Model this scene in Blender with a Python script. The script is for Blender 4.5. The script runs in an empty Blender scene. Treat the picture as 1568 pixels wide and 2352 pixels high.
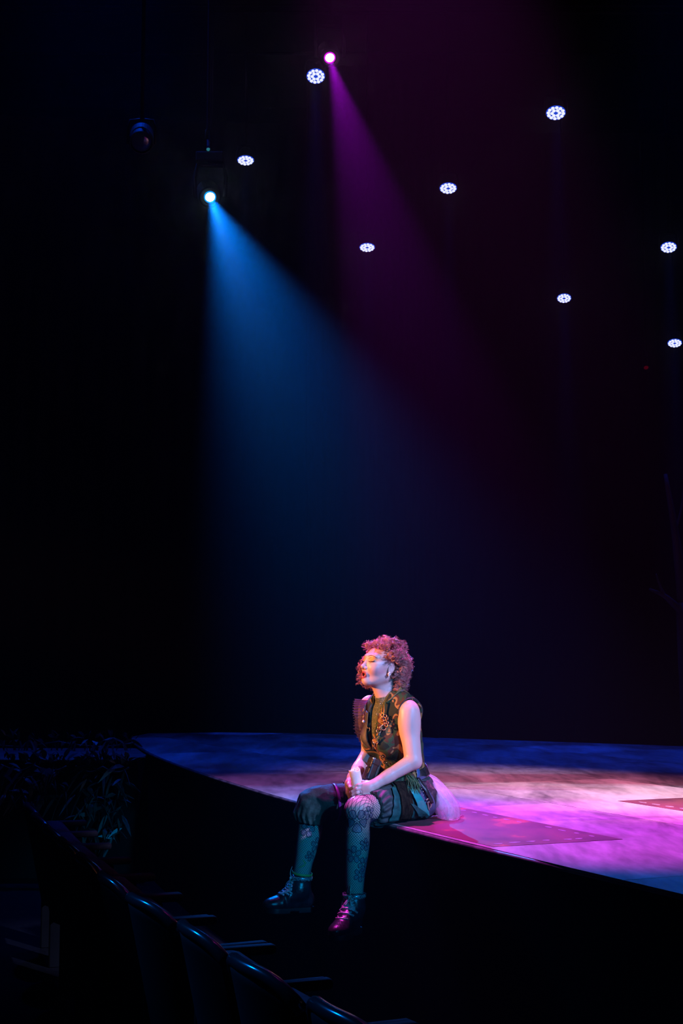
import bpy, bmesh, math, random
import numpy as np
from mathutils import Vector, Matrix, Euler

random.seed(7)
rng = np.random.default_rng(7)
S = bpy.context.scene
COL = S.collection
PI = math.pi

# ------------------------------------------------------------------ camera
CAM_Z, PITCH, FPX = 1.76, math.radians(6.0), 3267.0     # 50 mm lens on a 36 mm tall frame
cam = bpy.data.cameras.new('camera')
cam.sensor_fit = 'VERTICAL'; cam.sensor_height = 36.0
cam.lens = FPX * 36.0 / 2352.0
cam.clip_end = 200
camo = bpy.data.objects.new('camera', cam); COL.objects.link(camo)
camo.location = (0, 0, CAM_Z); camo.rotation_euler = (PI/2 + PITCH, 0, 0)
S.camera = camo
S.view_settings.view_transform = 'Standard'; S.view_settings.look = 'None'
S.view_settings.exposure = 0.0; S.view_settings.gamma = 1.0
S.view_settings.use_curve_mapping = False
S.cycles.use_denoising = True
S.cycles.max_bounces = 6; S.cycles.diffuse_bounces = 3; S.cycles.glossy_bounces = 3
S.cycles.transparent_max_bounces = 24; S.cycles.volume_bounces = 0
S.cycles.sample_clamp_indirect = 3.0

# the dark theatre air: thin even stage haze, no ambient light
W = bpy.data.worlds.new('world'); S.world = W; W.use_nodes = True
nt = W.node_tree; nt.nodes.clear()
wo = nt.nodes.new('ShaderNodeOutputWorld')
wb = nt.nodes.new('ShaderNodeBackground'); wb.inputs[0].default_value = (0, 0, 0, 1); wb.inputs[1].default_value = 0
ws = nt.nodes.new('ShaderNodeVolumeScatter')
ws.inputs['Color'].default_value = (1, 1, 1, 1); ws.inputs['Density'].default_value = HAZE = 0.0085
ws.inputs['Anisotropy'].default_value = 0.90
nt.links.new(wb.outputs[0], wo.inputs['Surface']); nt.links.new(ws.outputs[0], wo.inputs['Volume'])
W.cycles.volume_sampling = 'EQUIANGULAR'

def spot(name, loc, target, color, power, angle, blend=0.5, radius=0.08, parent=None):
    l = bpy.data.lights.new(name, 'SPOT'); l.color = color; l.energy = power
    l.spot_size = math.radians(angle); l.spot_blend = blend; l.shadow_soft_size = radius
    o = bpy.data.objects.new(name, l); COL.objects.link(o)
    o.location = loc
    o.rotation_euler = (Vector(target) - Vector(loc)).to_track_quat('-Z', 'Y').to_euler()
    if parent is not None:
        o.parent = parent
    return o

# front-of-house stage lamps (behind and beside the photographer, high up), plus an added overhead one
spot('side_lamp_amber', (-9.6, 5.2, 4.6), (0.17, 7.0, 1.60), (1.0, 0.32, 0.10), 13500, 5.4, 0.7, 0.12)
spot('side_lamp_lavender', (6.6, -.6, 7.2), (0.25, 6.95, 1.46), (0.34, 0.41, 1.0), 9000, 5.4, 0.4, 0.10)
spot('front_lamp_cyan', (4.4, -4.4, 4.2), (0.08, 6.88, 1.17), (0.0, 0.34, 0.95), 4200, 6.8, 0.8, 0.12)
spot('added_lamp_violet', (-.7, 9.6, 11.9), (-.35, 8.75, 1.0), (0.50, 0.30, 1.0), 5200, 13.0, 1.0, 0.12)  # added unseen overhead lamp, gives the left deck its lavender tint
spot('front_lamp_rose', (7.5, 0.5, 6.5), (1.75, 8.35, 1.0), (1.0, 0.52, 0.66), 34000, 13.0, 1.0, 0.15)
# pink back lamp, hung out of sight above the frame
spot('back_lamp_pink', (-.5, 9.6, 11.9), (1.10, 6.75, 1.1), (1.0, 0.05, 0.85), 14500, 14.5, 0.7, 0.10)
spot('added_seat_lamp_blue', (-8.0, 10.0, 7.5), (-.55, 4.6, 0.9), (0.0, 0.22, 1.0), 2200, 12.0, 0.9, 0.10)  # added unseen lamp, there to put blue highlights on the seat tops

# added blue lamps, unseen above the frame, to light the upstage deck
for wx in (-2.6, 0.6, 4.0):
    spot('added_upstage_wash_blue', (wx, 13.6, 11.6), (wx*.8+.3, 11.8, 1.0), (.0, .06, 1.0), 1150 if wx > -1 else 1500, 46, 1.0, .15)

# ------------------------------------------------------------------ helpers
FWD = Vector((0, math.cos(PITCH), math.sin(PITCH))); UPV = Vector((0, -math.sin(PITCH), math.cos(PITCH)))
def _ray(px, py): return Vector(((px - 784)/FPX, 0, 0)) + FWD + UPV*((1176 - py)/FPX)
def at(px, py, Y):                       # the point at distance Y seen at photo pixel px, py
    d = _ray(px, py); return Vector((0, 0, CAM_Z)) + d*(Y/d.y)
def gp(px, py, z=1.0):                   # the point at height z seen at photo pixel px, py
    d = _ray(px, py); return Vector((0, 0, CAM_Z)) + d*((z - CAM_Z)/d.z)

def tag(o, label=None, cat=None, group=None, kind=None):
    if label: o['label'] = label
    if cat: o['category'] = cat
    if group: o['group'] = group
    if kind: o['kind'] = kind
    return o
def empty(name, loc=(0, 0, 0), rz=0):
    o = bpy.data.objects.new(name, None); COL.objects.link(o)
    o.location = loc; o.rotation_euler = (0, 0, rz); o.empty_display_size = 0.1
    return o
def obj(name, me, mat=None, parent=None, smooth=False, loc=None, rot=None):
    if isinstance(me, bmesh.types.BMesh):
        m = bpy.data.meshes.new(name); me.to_mesh(m); me.free(); me = m
    if mat is not None and not me.materials: me.materials.append(mat)
    if smooth:
        me.polygons.foreach_set('use_smooth', [True]*len(me.polygons))
    o = bpy.data.objects.new(name, me); COL.objects.link(o)
    if parent is not None: o.parent = parent
    if loc is not None: o.location = loc
    if rot is not None: o.rotation_euler = rot
    return o
def copy_tree(o, parent=None):
    c = o.copy(); COL.objects.link(c); c.parent = parent
    for ch in [x for x in bpy.data.objects if x.parent == o]:
        copy_tree(ch, c)
    return c

def add_box(bm, lo, hi, M=None):
    vs = [Vector((x, y, z)) for x in (lo[0], hi[0]) for y in (lo[1], hi[1]) for z in (lo[2], hi[2])]
    if M is not None: vs = [M @ v for v in vs]
    v = [bm.verts.new(p) for p in vs]
    for f in ((0,1,3,2), (4,6,7,5), (0,4,5,1), (2,3,7,6), (0,2,6,4), (1,5,7,3)):
        bm.faces.new([v[i] for i in f])
    return v
def rbox(lo, hi, bev=0.01, seg=2, M=None):
    bm = bmesh.new(); add_box(bm, lo, hi, M)
    bmesh.ops.recalc_face_normals(bm, faces=bm.faces)
    bmesh.ops.bevel(bm, geom=list(bm.edges), offset=bev, segments=seg, affect='EDGES', profile=0.5)
    return bm
def add_lathe(bm, prof, n=24, M=None):
    rings = []
    for r, z in prof:
        if r < 1e-6:
            p = Vector((0, 0, z)); rings.append([bm.verts.new(M @ p if M else p)])
        else:
            ring = []
            for i in range(n):
                a = 2*PI*i/n; p = Vector((r*math.cos(a), r*math.sin(a), z))
                ring.append(bm.verts.new(M @ p if M else p))
            rings.append(ring)
    for a, b in zip(rings, rings[1:]):
        for i in range(n):
            j = (i+1) % n
            q = [a[i % len(a)], a[j % len(a)], b[j % len(b)], b[i % len(b)]]
            q2 = []
            for v in q:
                if v not in q2: q2.append(v)
            if len(q2) >= 3:
                try: bm.faces.new(q2)
                except ValueError: pass
    return rings
def lathe(prof, n=24, M=None):
    bm = bmesh.new(); add_lathe(bm, prof, n, M)
    bmesh.ops.recalc_face_normals(bm, faces=bm.faces); return bm
def tube_arrays(pts, rad, n=6, closed=False):
    """verts, faces of a tube along pts"""
    pts = np.asarray(pts, float); N = len(pts)
    rad = np.broadcast_to(np.asarray(rad, float), (N,))
    t = np.gradient(pts, axis=0)
    if closed:
        t = np.roll(pts, -1, 0) - np.roll(pts, 1, 0)
    t /= np.linalg.norm(t, axis=1, keepdims=True) + 1e-12
    ref = np.array([0.0, 0, 1]) if abs(t[0][2]) < 0.9 else np.array([1.0, 0, 0])
    u = np.cross(t[0], ref); u /= np.linalg.norm(u)
    us = [u]
    for i in range(1, N):
        u = us[-1] - t[i]*np.dot(us[-1], t[i]); l = np.linalg.norm(u)
        us.append(u/l if l > 1e-9 else us[-1])
    us = np.array(us); vs = np.cross(t, us)
    a = np.arange(n)*2*PI/n
    V = pts[:, None] + rad[:, None, None]*(np.cos(a)[None, :, None]*us[:, None] + np.sin(a)[None, :, None]*vs[:, None])
    F = []
    M_ = N if closed else N-1
    for i in range(M_):
        for j in range(n):
            F.append((i*n+j, i*n+(j+1) % n, ((i+1) % N)*n+(j+1) % n, ((i+1) % N)*n+j))
    if not closed:
        F.append(tuple(range(n-1, -1, -1))); F.append(tuple((N-1)*n+j for j in range(n)))
    return V.reshape(-1, 3), F
def mesh_from(name, parts):
    V, F, o = [], [], 0
    for v, f in parts:
        V.append(np.asarray(v, float)); F += [tuple(i+o for i in q) for q in f]; o += len(v)
    me = bpy.data.meshes.new(name)
    me.from_pydata(np.concatenate(V).tolist(), [], F); me.update()
    return me
def tube(name, pts, rad, mat, parent=None, n=8, closed=False):
    return obj(name, mesh_from(name, [tube_arrays(pts, rad, n, closed)]), mat, parent, smooth=True)
def smooth_curve(pts, n):                # Catmull-Rom through pts
    P = np.asarray([list(p) for p in pts], float)
    P = np.vstack([2*P[0]-P[1], P, 2*P[-1]-P[-2]])
    m = len(P)-3; out = []
    for s in np.linspace(0, m-1e-9, n):
        i = int(s); t = s-i; a, b, c, d = P[i:i+4]
        out.append(0.5*((2*b) + (-a+c)*t + (2*a-5*b+4*c-d)*t*t + (-a+3*b-3*c+d)*t**3))
    return np.array(out)

# ------------------------------------------------------------------ materials
def mat(name, color=(.5, .5, .5), rough=.5, metal=0, spec=.5, **kw):
    m = bpy.data.materials.new(name); m.use_nodes = True
    b = m.node_tree.nodes['Principled BSDF']
    b.inputs['Base Color'].default_value = (*color, 1); b.inputs['Roughness'].default_value = rough
    b.inputs['Metallic'].default_value = metal; b.inputs['Specular IOR Level'].default_value = spec
    for k, v in kw.items(): b.inputs[k.replace('_', ' ')].default_value = v
    return m
def nodes(m): return m.node_tree.nodes, m.node_tree.links, m.node_tree.nodes['Principled BSDF']
def noise_color(m, scale, stops, coord='Object', detail=4, stretch=(1, 1, 1), const=False, rough=None, bump=0, dist=0, bumpscale=None):
    N, L, b = nodes(m)
    tc = N.new('ShaderNodeTexCoord'); mp = N.new('ShaderNodeMapping'); mp.inputs['Scale'].default_value = stretch
    nz = N.new('ShaderNodeTexNoise'); nz.inputs['Scale'].default_value = scale; nz.inputs['Detail'].default_value = detail
    nz.inputs['Distortion'].default_value = dist
    cr = N.new('ShaderNodeValToRGB'); cr.color_ramp.interpolation = 'CONSTANT' if const else 'LINEAR'
    L.new(tc.outputs[coord], mp.inputs[0]); L.new(mp.outputs[0], nz.inputs['Vector']); L.new(nz.outputs['Fac'], cr.inputs[0])
    e = cr.color_ramp.elements
    while len(e) < len(stops): e.new(0.5)
    for i, (p, c) in enumerate(stops): e[i].position = p; e[i].color = (*c, 1)
    L.new(cr.outputs[0], b.inputs['Base Color'])
    if bump:
        bp = N.new('ShaderNodeBump'); bp.inputs['Strength'].default_value = bump; bp.inputs['Distance'].default_value = 0.01
        n2 = N.new('ShaderNodeTexNoise'); n2.inputs['Scale'].default_value = bumpscale or scale*3; n2.inputs['Detail'].default_value = 5
        L.new(mp.outputs[0], n2.inputs['Vector'])
        L.new(n2.outputs['Fac'], bp.inputs['Height']); L.new(bp.outputs[0], b.inputs['Normal'])
    return m
def emit(name, color, strength, sample=False):
    m = bpy.data.materials.new(name); m.use_nodes = True
    N, L = m.node_tree.nodes, m.node_tree.links; N.clear()
    o = N.new('ShaderNodeOutputMaterial'); e = N.new('ShaderNodeEmission')
    e.inputs[0].default_value = (*color, 1); e.inputs[1].default_value = strength
    L.new(e.outputs[0], o.inputs[0])
    m.cycles.emission_sampling = 'AUTO' if sample else 'NONE'
    return m
M_black = mat('black_paint', (.012, .012, .013), .6)
M_metal = mat('black_metal', (.008, .008, .009), .6, 0, .2)
M_drape = noise_color(mat('black_velour', (.02, .02, .022), .95, spec=.1), 6, [(.3, (.013, .013, .015)), (.7, (.03, .03, .033))], stretch=(1, 1, .15))
M_wall = noise_color(mat('black_wall', (.015, .015, .016), .9, spec=.1), 2, [(.3, (.01, .01, .011)), (.7, (.018, .018, .02))])
M_fascia = noise_color(mat('stage_fascia_black', (.006, .006, .006), .85, spec=.08), 3, [(.3, (.004, .004, .004)), (.7, (.008, .008, .008))])
M_audfloor = noise_color(mat('auditorium_carpet', (.01, .01, .011), 1, spec=.05), 30, [(.3, (.006, .006, .007)), (.7, (.014, .013, .014))])

# ------------------------------------------------------------------ the room
STAGE_Z = 1.0
def slab(name, lo, hi, m, kind='structure', parent=None):
    bm = bmesh.new(); add_box(bm, lo, hi); bmesh.ops.recalc_face_normals(bm, faces=bm.faces)
    o = obj(name, bm, m, parent)
    if kind and parent is None: o['kind'] = kind
    return o
slab('floor', (-12, -10, -.1), (14, 28, 0), M_audfloor)
slab('wall_back', (-12, 27.0, 0), (14, 27.2, 12.6), M_wall)
slab('wall_left', (-12.2, -10, 0), (-12, 27.2, 12.6), M_wall)
slab('wall_right', (14, -10, 0), (14.2, 27.2, 12.6), M_wall)
slab('wall_front', (-12.2, -10.2, 0), (14.2, -10, 12.6), M_wall)
slab('ceiling', (-12.2, -10.2, 12.6), (14.2, 27.2, 12.8), M_wall)

# stage outline (seen from above): the curved front edge runs from near right to far left
edge = [(2.42, 1.9), (1.125, 4.793), (.781, 5.554), (.535, 6.077), (.246, 6.763), (-.24, 7.885), (-.685, 9.1), (-.975, 9.95),
        (-1.18, 10.6), (-1.56, 11.9), (-1.96, 13.6), (-2.13, 14.6)]
edge_s = smooth_curve([(x, y, 0) for x, y in edge[1:]], 60)[:, :2]
edge_s = np.vstack([[edge[0]], edge_s])
outline = [tuple(p) for p in edge_s] + [(-2.05, 15.3), (-1.3, 15.5), (-.385, 15.3), (.93, 14.35), (3.08, 13.0), (6.5, 10.6), (9.0, 8.0), (9.0, 1.9)]
# front edge goes up the left side, then along the back to the right: clockwise; make it counter-clockwise
outline = outline[::-1]
def prism(poly, z0, z1):
    bm = bmesh.new()
    a = [bm.verts.new((x, y, z0)) for x, y in poly]; b = [bm.verts.new((x, y, z1)) for x, y in poly]
    n = len(poly)
    bm.faces.new(a[::-1]); bm.faces.new(b)
    for i in range(n): bm.faces.new((a[i], a[(i+1) % n], b[(i+1) % n], b[i]))
    bmesh.ops.recalc_face_normals(bm, faces=bm.faces)
    return bm
def clip(poly, cp):
    out = list(poly)
    for i in range(len(cp)):
        a, b = cp[i], cp[(i+1) % len(cp)]
        src, out = out, []
        side = lambda p: (b[0]-a[0])*(p[1]-a[1]) - (b[1]-a[1])*(p[0]-a[0])
        for k in range(len(src)):
            p, q = src[k-1], src[k]; sp, sq = side(p), side(q)
            if (sp >= 0) != (sq >= 0):
                t = sp/(sp-sq); out.append((p[0]+t*(q[0]-p[0]), p[1]+t*(q[1]-p[1])))
            if sq >= 0: out.append(q)
        if not out: return []
    return out
def hull(pts):
    pts = sorted(set((round(x, 5), round(y, 5)) for x, y in pts))
    def half(ps):
        h = []
        for p in ps:
            while len(h) > 1 and (h[-1][0]-h[-2][0])*(p[1]-h[-2][1]) - (h[-1][1]-h[-2][1])*(p[0]-h[-2][0]) <= 0: h.pop()
            h.append(p)
        return h
    a, b = half(pts), half(pts[::-1]); return a[:-1]+b[:-1]
outline = hull(outline)
stage = obj('floor_stage', prism(outline, 0.0, STAGE_Z-.02), M_fascia); stage['kind'] = 'structure'

# painted deck sheets: scenic paint, brushed streaks, each sheet its own tone
def deck_mat(name, ramp, streak_rot):
    m = mat(name, (.3, .3, .3), .5, spec=.35); N, L, b = nodes(m)
    tc = N.new('ShaderNodeTexCoord'); oi = N.new('ShaderNodeObjectInfo')
    mp = N.new('ShaderNodeMapping'); mp.inputs['Rotation'].default_value = (0, 0, streak_rot); mp.inputs['Scale'].default_value = (1, .22, 1)
    ad = N.new('ShaderNodeVectorMath'); ad.operation = 'ADD'
    sc = N.new('ShaderNodeVectorMath'); sc.operation = 'SCALE'; sc.inputs[0].default_value = (9, 5, 0)
    L.new(oi.outputs['Random'], sc.inputs['Scale']); L.new(tc.outputs['Object'], mp.inputs[0])
    L.new(mp.outputs[0], ad.inputs[0]); L.new(sc.outputs[0], ad.inputs[1])
    n1 = N.new('ShaderNodeTexNoise'); n1.inputs['Scale'].default_value = 3.0; n1.inputs['Detail'].default_value = 9; n1.inputs['Roughness'].default_value = .62
    n1.inputs['Distortion'].default_value = .6
    L.new(ad.outputs[0], n1.inputs['Vector'])
    n2 = N.new('ShaderNodeTexNoise'); n2.inputs['Scale'].default_value = 20; n2.inputs['Detail'].default_value = 4
    L.new(ad.outputs[0], n2.inputs['Vector'])
    mx = N.new('ShaderNodeMath'); mx.operation = 'MULTIPLY_ADD'; mx.inputs[1].default_value = .24
    L.new(oi.outputs['Random'], mx.inputs[0]); L.new(n1.outputs['Fac'], mx.inputs[2])
    m2 = N.new('ShaderNodeMath'); m2.operation = 'MULTIPLY_ADD'; m2.inputs[1].default_value = .30
    L.new(n2.outputs['Fac'], m2.inputs[0]); L.new(mx.outputs[0], m2.inputs[2])
    cr = N.new('ShaderNodeValToRGB'); e = cr.color_ramp.elements
    while len(e) < len(ramp): e.new(.5)
    for i, (p, c) in enumerate(ramp): e[i].position = p; e[i].color = (*c, 1)
    L.new(m2.outputs[0], cr.inputs[0])
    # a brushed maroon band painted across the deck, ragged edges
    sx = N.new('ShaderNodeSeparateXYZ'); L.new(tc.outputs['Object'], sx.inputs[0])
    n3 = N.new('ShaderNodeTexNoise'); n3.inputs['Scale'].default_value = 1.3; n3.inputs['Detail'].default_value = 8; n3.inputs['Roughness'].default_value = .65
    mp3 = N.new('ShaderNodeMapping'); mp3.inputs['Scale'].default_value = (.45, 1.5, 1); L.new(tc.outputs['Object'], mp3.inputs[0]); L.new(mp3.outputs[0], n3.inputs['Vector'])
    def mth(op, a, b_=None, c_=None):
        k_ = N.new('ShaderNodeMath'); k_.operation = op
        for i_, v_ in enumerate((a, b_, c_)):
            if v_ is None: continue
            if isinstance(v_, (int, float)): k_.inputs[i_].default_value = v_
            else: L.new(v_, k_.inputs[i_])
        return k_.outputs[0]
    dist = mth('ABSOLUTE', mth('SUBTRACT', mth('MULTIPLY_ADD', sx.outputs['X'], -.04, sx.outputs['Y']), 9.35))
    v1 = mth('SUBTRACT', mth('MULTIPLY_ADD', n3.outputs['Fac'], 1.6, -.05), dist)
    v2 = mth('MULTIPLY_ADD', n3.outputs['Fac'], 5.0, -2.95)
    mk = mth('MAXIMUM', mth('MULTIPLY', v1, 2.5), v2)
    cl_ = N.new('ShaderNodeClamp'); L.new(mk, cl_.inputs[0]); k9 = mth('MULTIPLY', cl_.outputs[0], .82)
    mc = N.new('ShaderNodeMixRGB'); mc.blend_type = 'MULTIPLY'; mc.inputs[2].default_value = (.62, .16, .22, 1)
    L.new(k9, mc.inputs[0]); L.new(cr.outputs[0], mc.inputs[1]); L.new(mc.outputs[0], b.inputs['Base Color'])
    rr = N.new('ShaderNodeMapRange'); rr.inputs['To Min'].default_value = .38; rr.inputs['To Max'].default_value = .62
    L.new(n1.outputs['Fac'], rr.inputs[0]); L.new(rr.outputs[0], b.inputs['Roughness'])
    bp = N.new('ShaderNodeBump'); bp.inputs['Strength'].default_value = .12; bp.inputs['Distance'].default_value = .01
    L.new(n1.outputs['Fac'], bp.inputs['Height']); L.new(bp.outputs[0], b.inputs['Normal'])
    return m
EDIR = Vector((-.398, .917, 0)); NDIR = Vector((.917, .398, 0))     # along the front edge, and inwards
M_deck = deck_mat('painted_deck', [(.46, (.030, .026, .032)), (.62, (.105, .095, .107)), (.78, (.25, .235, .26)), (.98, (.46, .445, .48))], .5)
def ef(s, n):                                                        # edge-aligned stage coordinates
    p = Vector((.246, 6.763, 0)) + EDIR*s + NDIR*n; return (p.x, p.y)
k = 0
for i in range(-6, 12):
    for j in range(-1, 10):
        off = 1.22*(j % 2)
        s0, s1, n0, n1 = i*2.44-off+.6, (i+1)*2.44-off+.6, j*1.22, (j+1)*1.22
        g = .0025
        poly = [ef(s0+g, n0+g), ef(s0+g, n1-g), ef(s1-g, n1-g), ef(s1-g, n0+g)]
        a = sum(poly[q][0]*poly[(q+1) % 4][1]-poly[(q+1) % 4][0]*poly[q][1] for q in range(4))
        if a < 0: poly = poly[::-1]
        cl = clip(poly, outline)
        if len(cl) < 3: continue
        ar = abs(sum(cl[q][0]*cl[(q+1) % len(cl)][1]-cl[(q+1) % len(cl)][0]*cl[q][1] for q in range(len(cl))))/2
        if ar < .02: continue
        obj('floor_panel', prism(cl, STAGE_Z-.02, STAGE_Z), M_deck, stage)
        k += 1

# a darker painted patch on the deck with a dashed border, beside the person
M_patch = noise_color(mat('dark_red_scenic_paint', (.2, .1, .1), .5, spec=.3), 5.5, [(.34, (.085, .032, .05)), (.5, (.14, .055, .07)), (.60, (.16, .065, .07)), (.66, (.34, .11, .075)), (.8, (.38, .14, .09))], stretch=(1, .55, 1), detail=5)
M_dash = noise_color(mat('pale_dash_paint', (.5, .5, .55), .5), 40, [(.35, (.20, .17, .22)), (.6, (.36, .34, .42))])
pp = obj('painted_patch', prism(clip([ef(-.88, .03), ef(-.88, .665), ef(.62, .665), ef(.62, .03)], outline), STAGE_Z-.001, STAGE_Z+.0015), M_patch, stage)
def dash(s, n, ls, ln):
    c = [ef(s+ls*math.cos(a)*(1+.12*math.sin(3*a+s*9)), n+ln*math.sin(a)) for a in np.linspace(0, 2*PI, 14, endpoint=False)]
    obj('border_dash', prism(c, STAGE_Z+.001, STAGE_Z+.0022), M_dash, pp)
for s in np.arange(-.72, .50, .115):
    if random.random() < .75: dash(s+random.uniform(-.02, .02), .60+random.uniform(-.012, .012), random.uniform(.018, .036), random.uniform(.006, .012))
for n in np.arange(.09, .56, .085):
    if random.random() < .85: dash(-.80+random.uniform(-.02, .02), n+random.uniform(-.015, .015), random.uniform(.008, .014), random.uniform(.016, .03))
# a second painted patch further right
pp2 = obj('painted_patch', prism([ef(-.5, 1.62), ef(-.5, 2.75), ef(.55, 2.75), ef(.55, 1.62)][::-1], STAGE_Z-.001, STAGE_Z+.0015), M_patch, stage)
for s in np.arange(-.42, .5, .12):
    c = [ef(s+.034*math.cos(a), 1.69+.012*math.sin(a)) for a in np.linspace(0, 2*PI, 14, endpoint=False)]
    obj('border_dash', prism(c, STAGE_Z+.001, STAGE_Z+.0022), M_dash, pp2)
# thin lighter strip round the painted deck edge (worn nosing)
M_nose = noise_color(mat('worn_edge_paint', (.2, .2, .22), .5), 9, [(.4, (.05, .05, .055)), (.6, (.16, .155, .17))])
el = np.column_stack([edge_s, np.full(len(edge_s), STAGE_Z-.012)])
tube('edge_nosing', el, .011, M_nose, stage, n=6)

# ------------------------------------------------------------------ drapes
def drape(name, x0, y0, x1, y1, z0, z1, label, folds, amp=.07, group='black stage drapes'):
    L = math.hypot(x1-x0, y1-y0); n = max(24, int(folds*10)); m = 10
    dx, dy = (x1-x0)/L, (y1-y0)/L
    V = []; F = []
    for side in (0, 1):
        for i in range(n+1):
            t = i/n
            for j in range(m+1):
                v = j/m
                a = amp*(.35+.65*(1-v)) * math.sin(t*folds*2*PI + 1.3*math.sin(t*7.1) + .25*math.sin(v*5+t*20))
                off = a + (.012 if side else 0)
                V.append((x0+dx*t*L - dy*off, y0+dy*t*L + dx*off, z0+(z1-z0)*v))
    s = (n+1)*(m+1)
    for i in range(n):
        for j in range(m):
            a = i*(m+1)+j
            F.append((a, a+m+1, a+m+2, a+1)); F.append((s+a, s+a+1, s+a+m+2, s+a+m+1))
    for i in range(n):
        for j in (0, m):
            a = i*(m+1)+j; F.append((a, s+a, s+a+m+1, a+m+1))
    for j in range(m):
        for i in (0, n):
            a = i*(m+1)+j; F.append((a, a+1, s+a+1, s+a))
    o = obj(name, mesh_from(name, [(V, F)]), M_drape, smooth=True)
    tag(o, label, 'curtain', group)
    return o
def X(px, Y): return (px-784)/FPX*Y*.995
drape('stage_curtain', X(700, 18.2), 18.2, X(1004, 17.9), 17.9, .02, 9.6, 'black velour curtain hanging upstage in the blue haze behind the person', 9)
drape('stage_curtain', X(985, 20.5), 20.5, X(1620, 20.5), 20.5, .02, 9.6, 'black velour curtain upstage right, in shadow beside the hazy one', 14)
drape('stage_curtain', X(-60, 19.8), 19.8, X(715, 20.2), 20.2, .02, 9.6, 'black velour curtain upstage left behind the leafy platform', 15)

# ------------------------------------------------------------------ lighting rig
M_led = emit('led_lens_white_blue', (.80, .82, 1.0), 1.25)
M_ledface = emit('led_face_blue_glow', (.01, .06, .72), 1.0)  # panel emits in place of the lit housing and blue fringe
M_lensmag = emit('lens_magenta_hot', (1.0, .45, 1.0), 14.0)
M_lensmag2 = emit('lens_halo_magenta', (.75, .0, .80), 1.0)  # dim emission for the coloured halo round a hot lens
M_lensblue = emit('lens_blue_hot', (.62, .85, 1.0), 14.0)
M_lensblue2 = emit('lens_halo_blue', (.0, .30, .95), 1.0)
M_glass_dark = mat('dark_lens_glass', (.02, .025, .06), .08, 0, .8)
M_teal_gleam = emit('teal_lens_gleam', (.02, .16, .2), 1.0)  # emission stands in for a reflection in an unlit lens
M_red_led = emit('red_indicator', (.35, .0, .02), .12)

def hang(root, ztop):                          # clamp and drop pipe up to its batten
    bm = bmesh.new(); add_lathe(bm, [(.0, .20), (.018, .20), (.018, ztop), (0, ztop)], 10)
    bmesh.ops.recalc_face_normals(bm, faces=bm.faces)
    obj('drop_pipe', bm, M_metal, root)
def yoke(root, r):
    pts = [(-r, 0, -.02), (-r, 0, .12), (-r*.85, 0, .19), (0, 0, .2), (r*.85, 0, .19), (r, 0, .12), (r, 0, -.02)]
    tube('yoke', pts, .012, M_metal, root, n=6)
def aim(d): return Vector(d).to_track_quat('-Z', 'Y').to_euler()

_ledmesh = None
def led_wash(px, py, w, ratio, label, power):
    """round LED wash lamp: 18 lenses in two rings"""
    global _ledmesh
    Y = min(FPX*.20/w, 17.2 if py < 700 else 18.4); D = w*Y/FPX
    c = at(px, py, Y)
    root = empty('led_wash_light', c); tag(root, label, 'stage light', 'blue-white LED wash lights in the rig'); root.scale = (D/.2,)*3
    v = (Vector((0, 0, CAM_Z)) - c).normalized()          # to the photographer
    el = math.asin(-v.z)
    tilt = math.asin(min(.95, ratio)) - el                # leans from straight down towards the house
    d = Vector((v.x*math.sin(tilt), -math.sin(tilt), -math.cos(tilt))).normalized()
    R = aim(d)
    hb = obj('lamp_housing', lathe([(0, .16), (.06, .16), (.085, .13), (.10, .05), (.106, .0), (.106, -.004), (0, -.004)], 28), M_metal, root, smooth=False, rot=R)
    fb = lathe([(0, -.0045), (.111, -.0045), (.111, -.010), (0, -.010)], 28)
    face = obj('front_glow_panel', fb, M_ledface, root, rot=R)
    if _ledmesh is None:
        bm = lathe([(.0200, -.010), (.0205, -.016), (.016, -.022), (0, -.0245)], 10)
        _ledmesh = bpy.data.meshes.new('led_lens'); bm.to_mesh(_ledmesh); bm.free(); _ledmesh.materials.append(M_led)
    for n, r, ph in ((12, .0845, .13), (6, .0425, .0)):
        for i in range(n):
            a = 2*PI*i/n+ph
            o = bpy.data.objects.new('led_lens', _ledmesh); COL.objects.link(o); o.parent = face
            o.location = (r*math.cos(a), r*math.sin(a), 0)
    yoke(root, .125); hang(root, (9.93-c.z)/(D/.2))
    spot('led_beam', c + d*.04, c + d*5, (.01, .06, 1.0), power, 9, .8, .06)
    return c
leds = [(725, 174, 40, .78, 'LED wash light just left of the magenta spotlight'),
        (1276, 258, 42, .70, 'LED wash light alone high on the right, largest of the right side'),
        (564, 367, 36, .56, 'LED wash light above and right of the blue spotlight'),
        (1029, 431, 37, .62, 'LED wash light right of the magenta beam, upper middle of the rig'),
        (843, 567, 33, .55, 'LED wash light seen through the magenta beam, middle of the rig'),
        (1535, 567, 34, .66, 'upper of the two LED wash lights at the right edge'),
        (1295, 684, 30, .64, 'LED wash light right of centre, lower than the one above it'),
        (1549, 787, 30, .58, 'lower of the two LED wash lights at the right edge')]
led_pos = [led_wash(*a, LED_W) for LED_W in (1300,) for a in leds]

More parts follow.
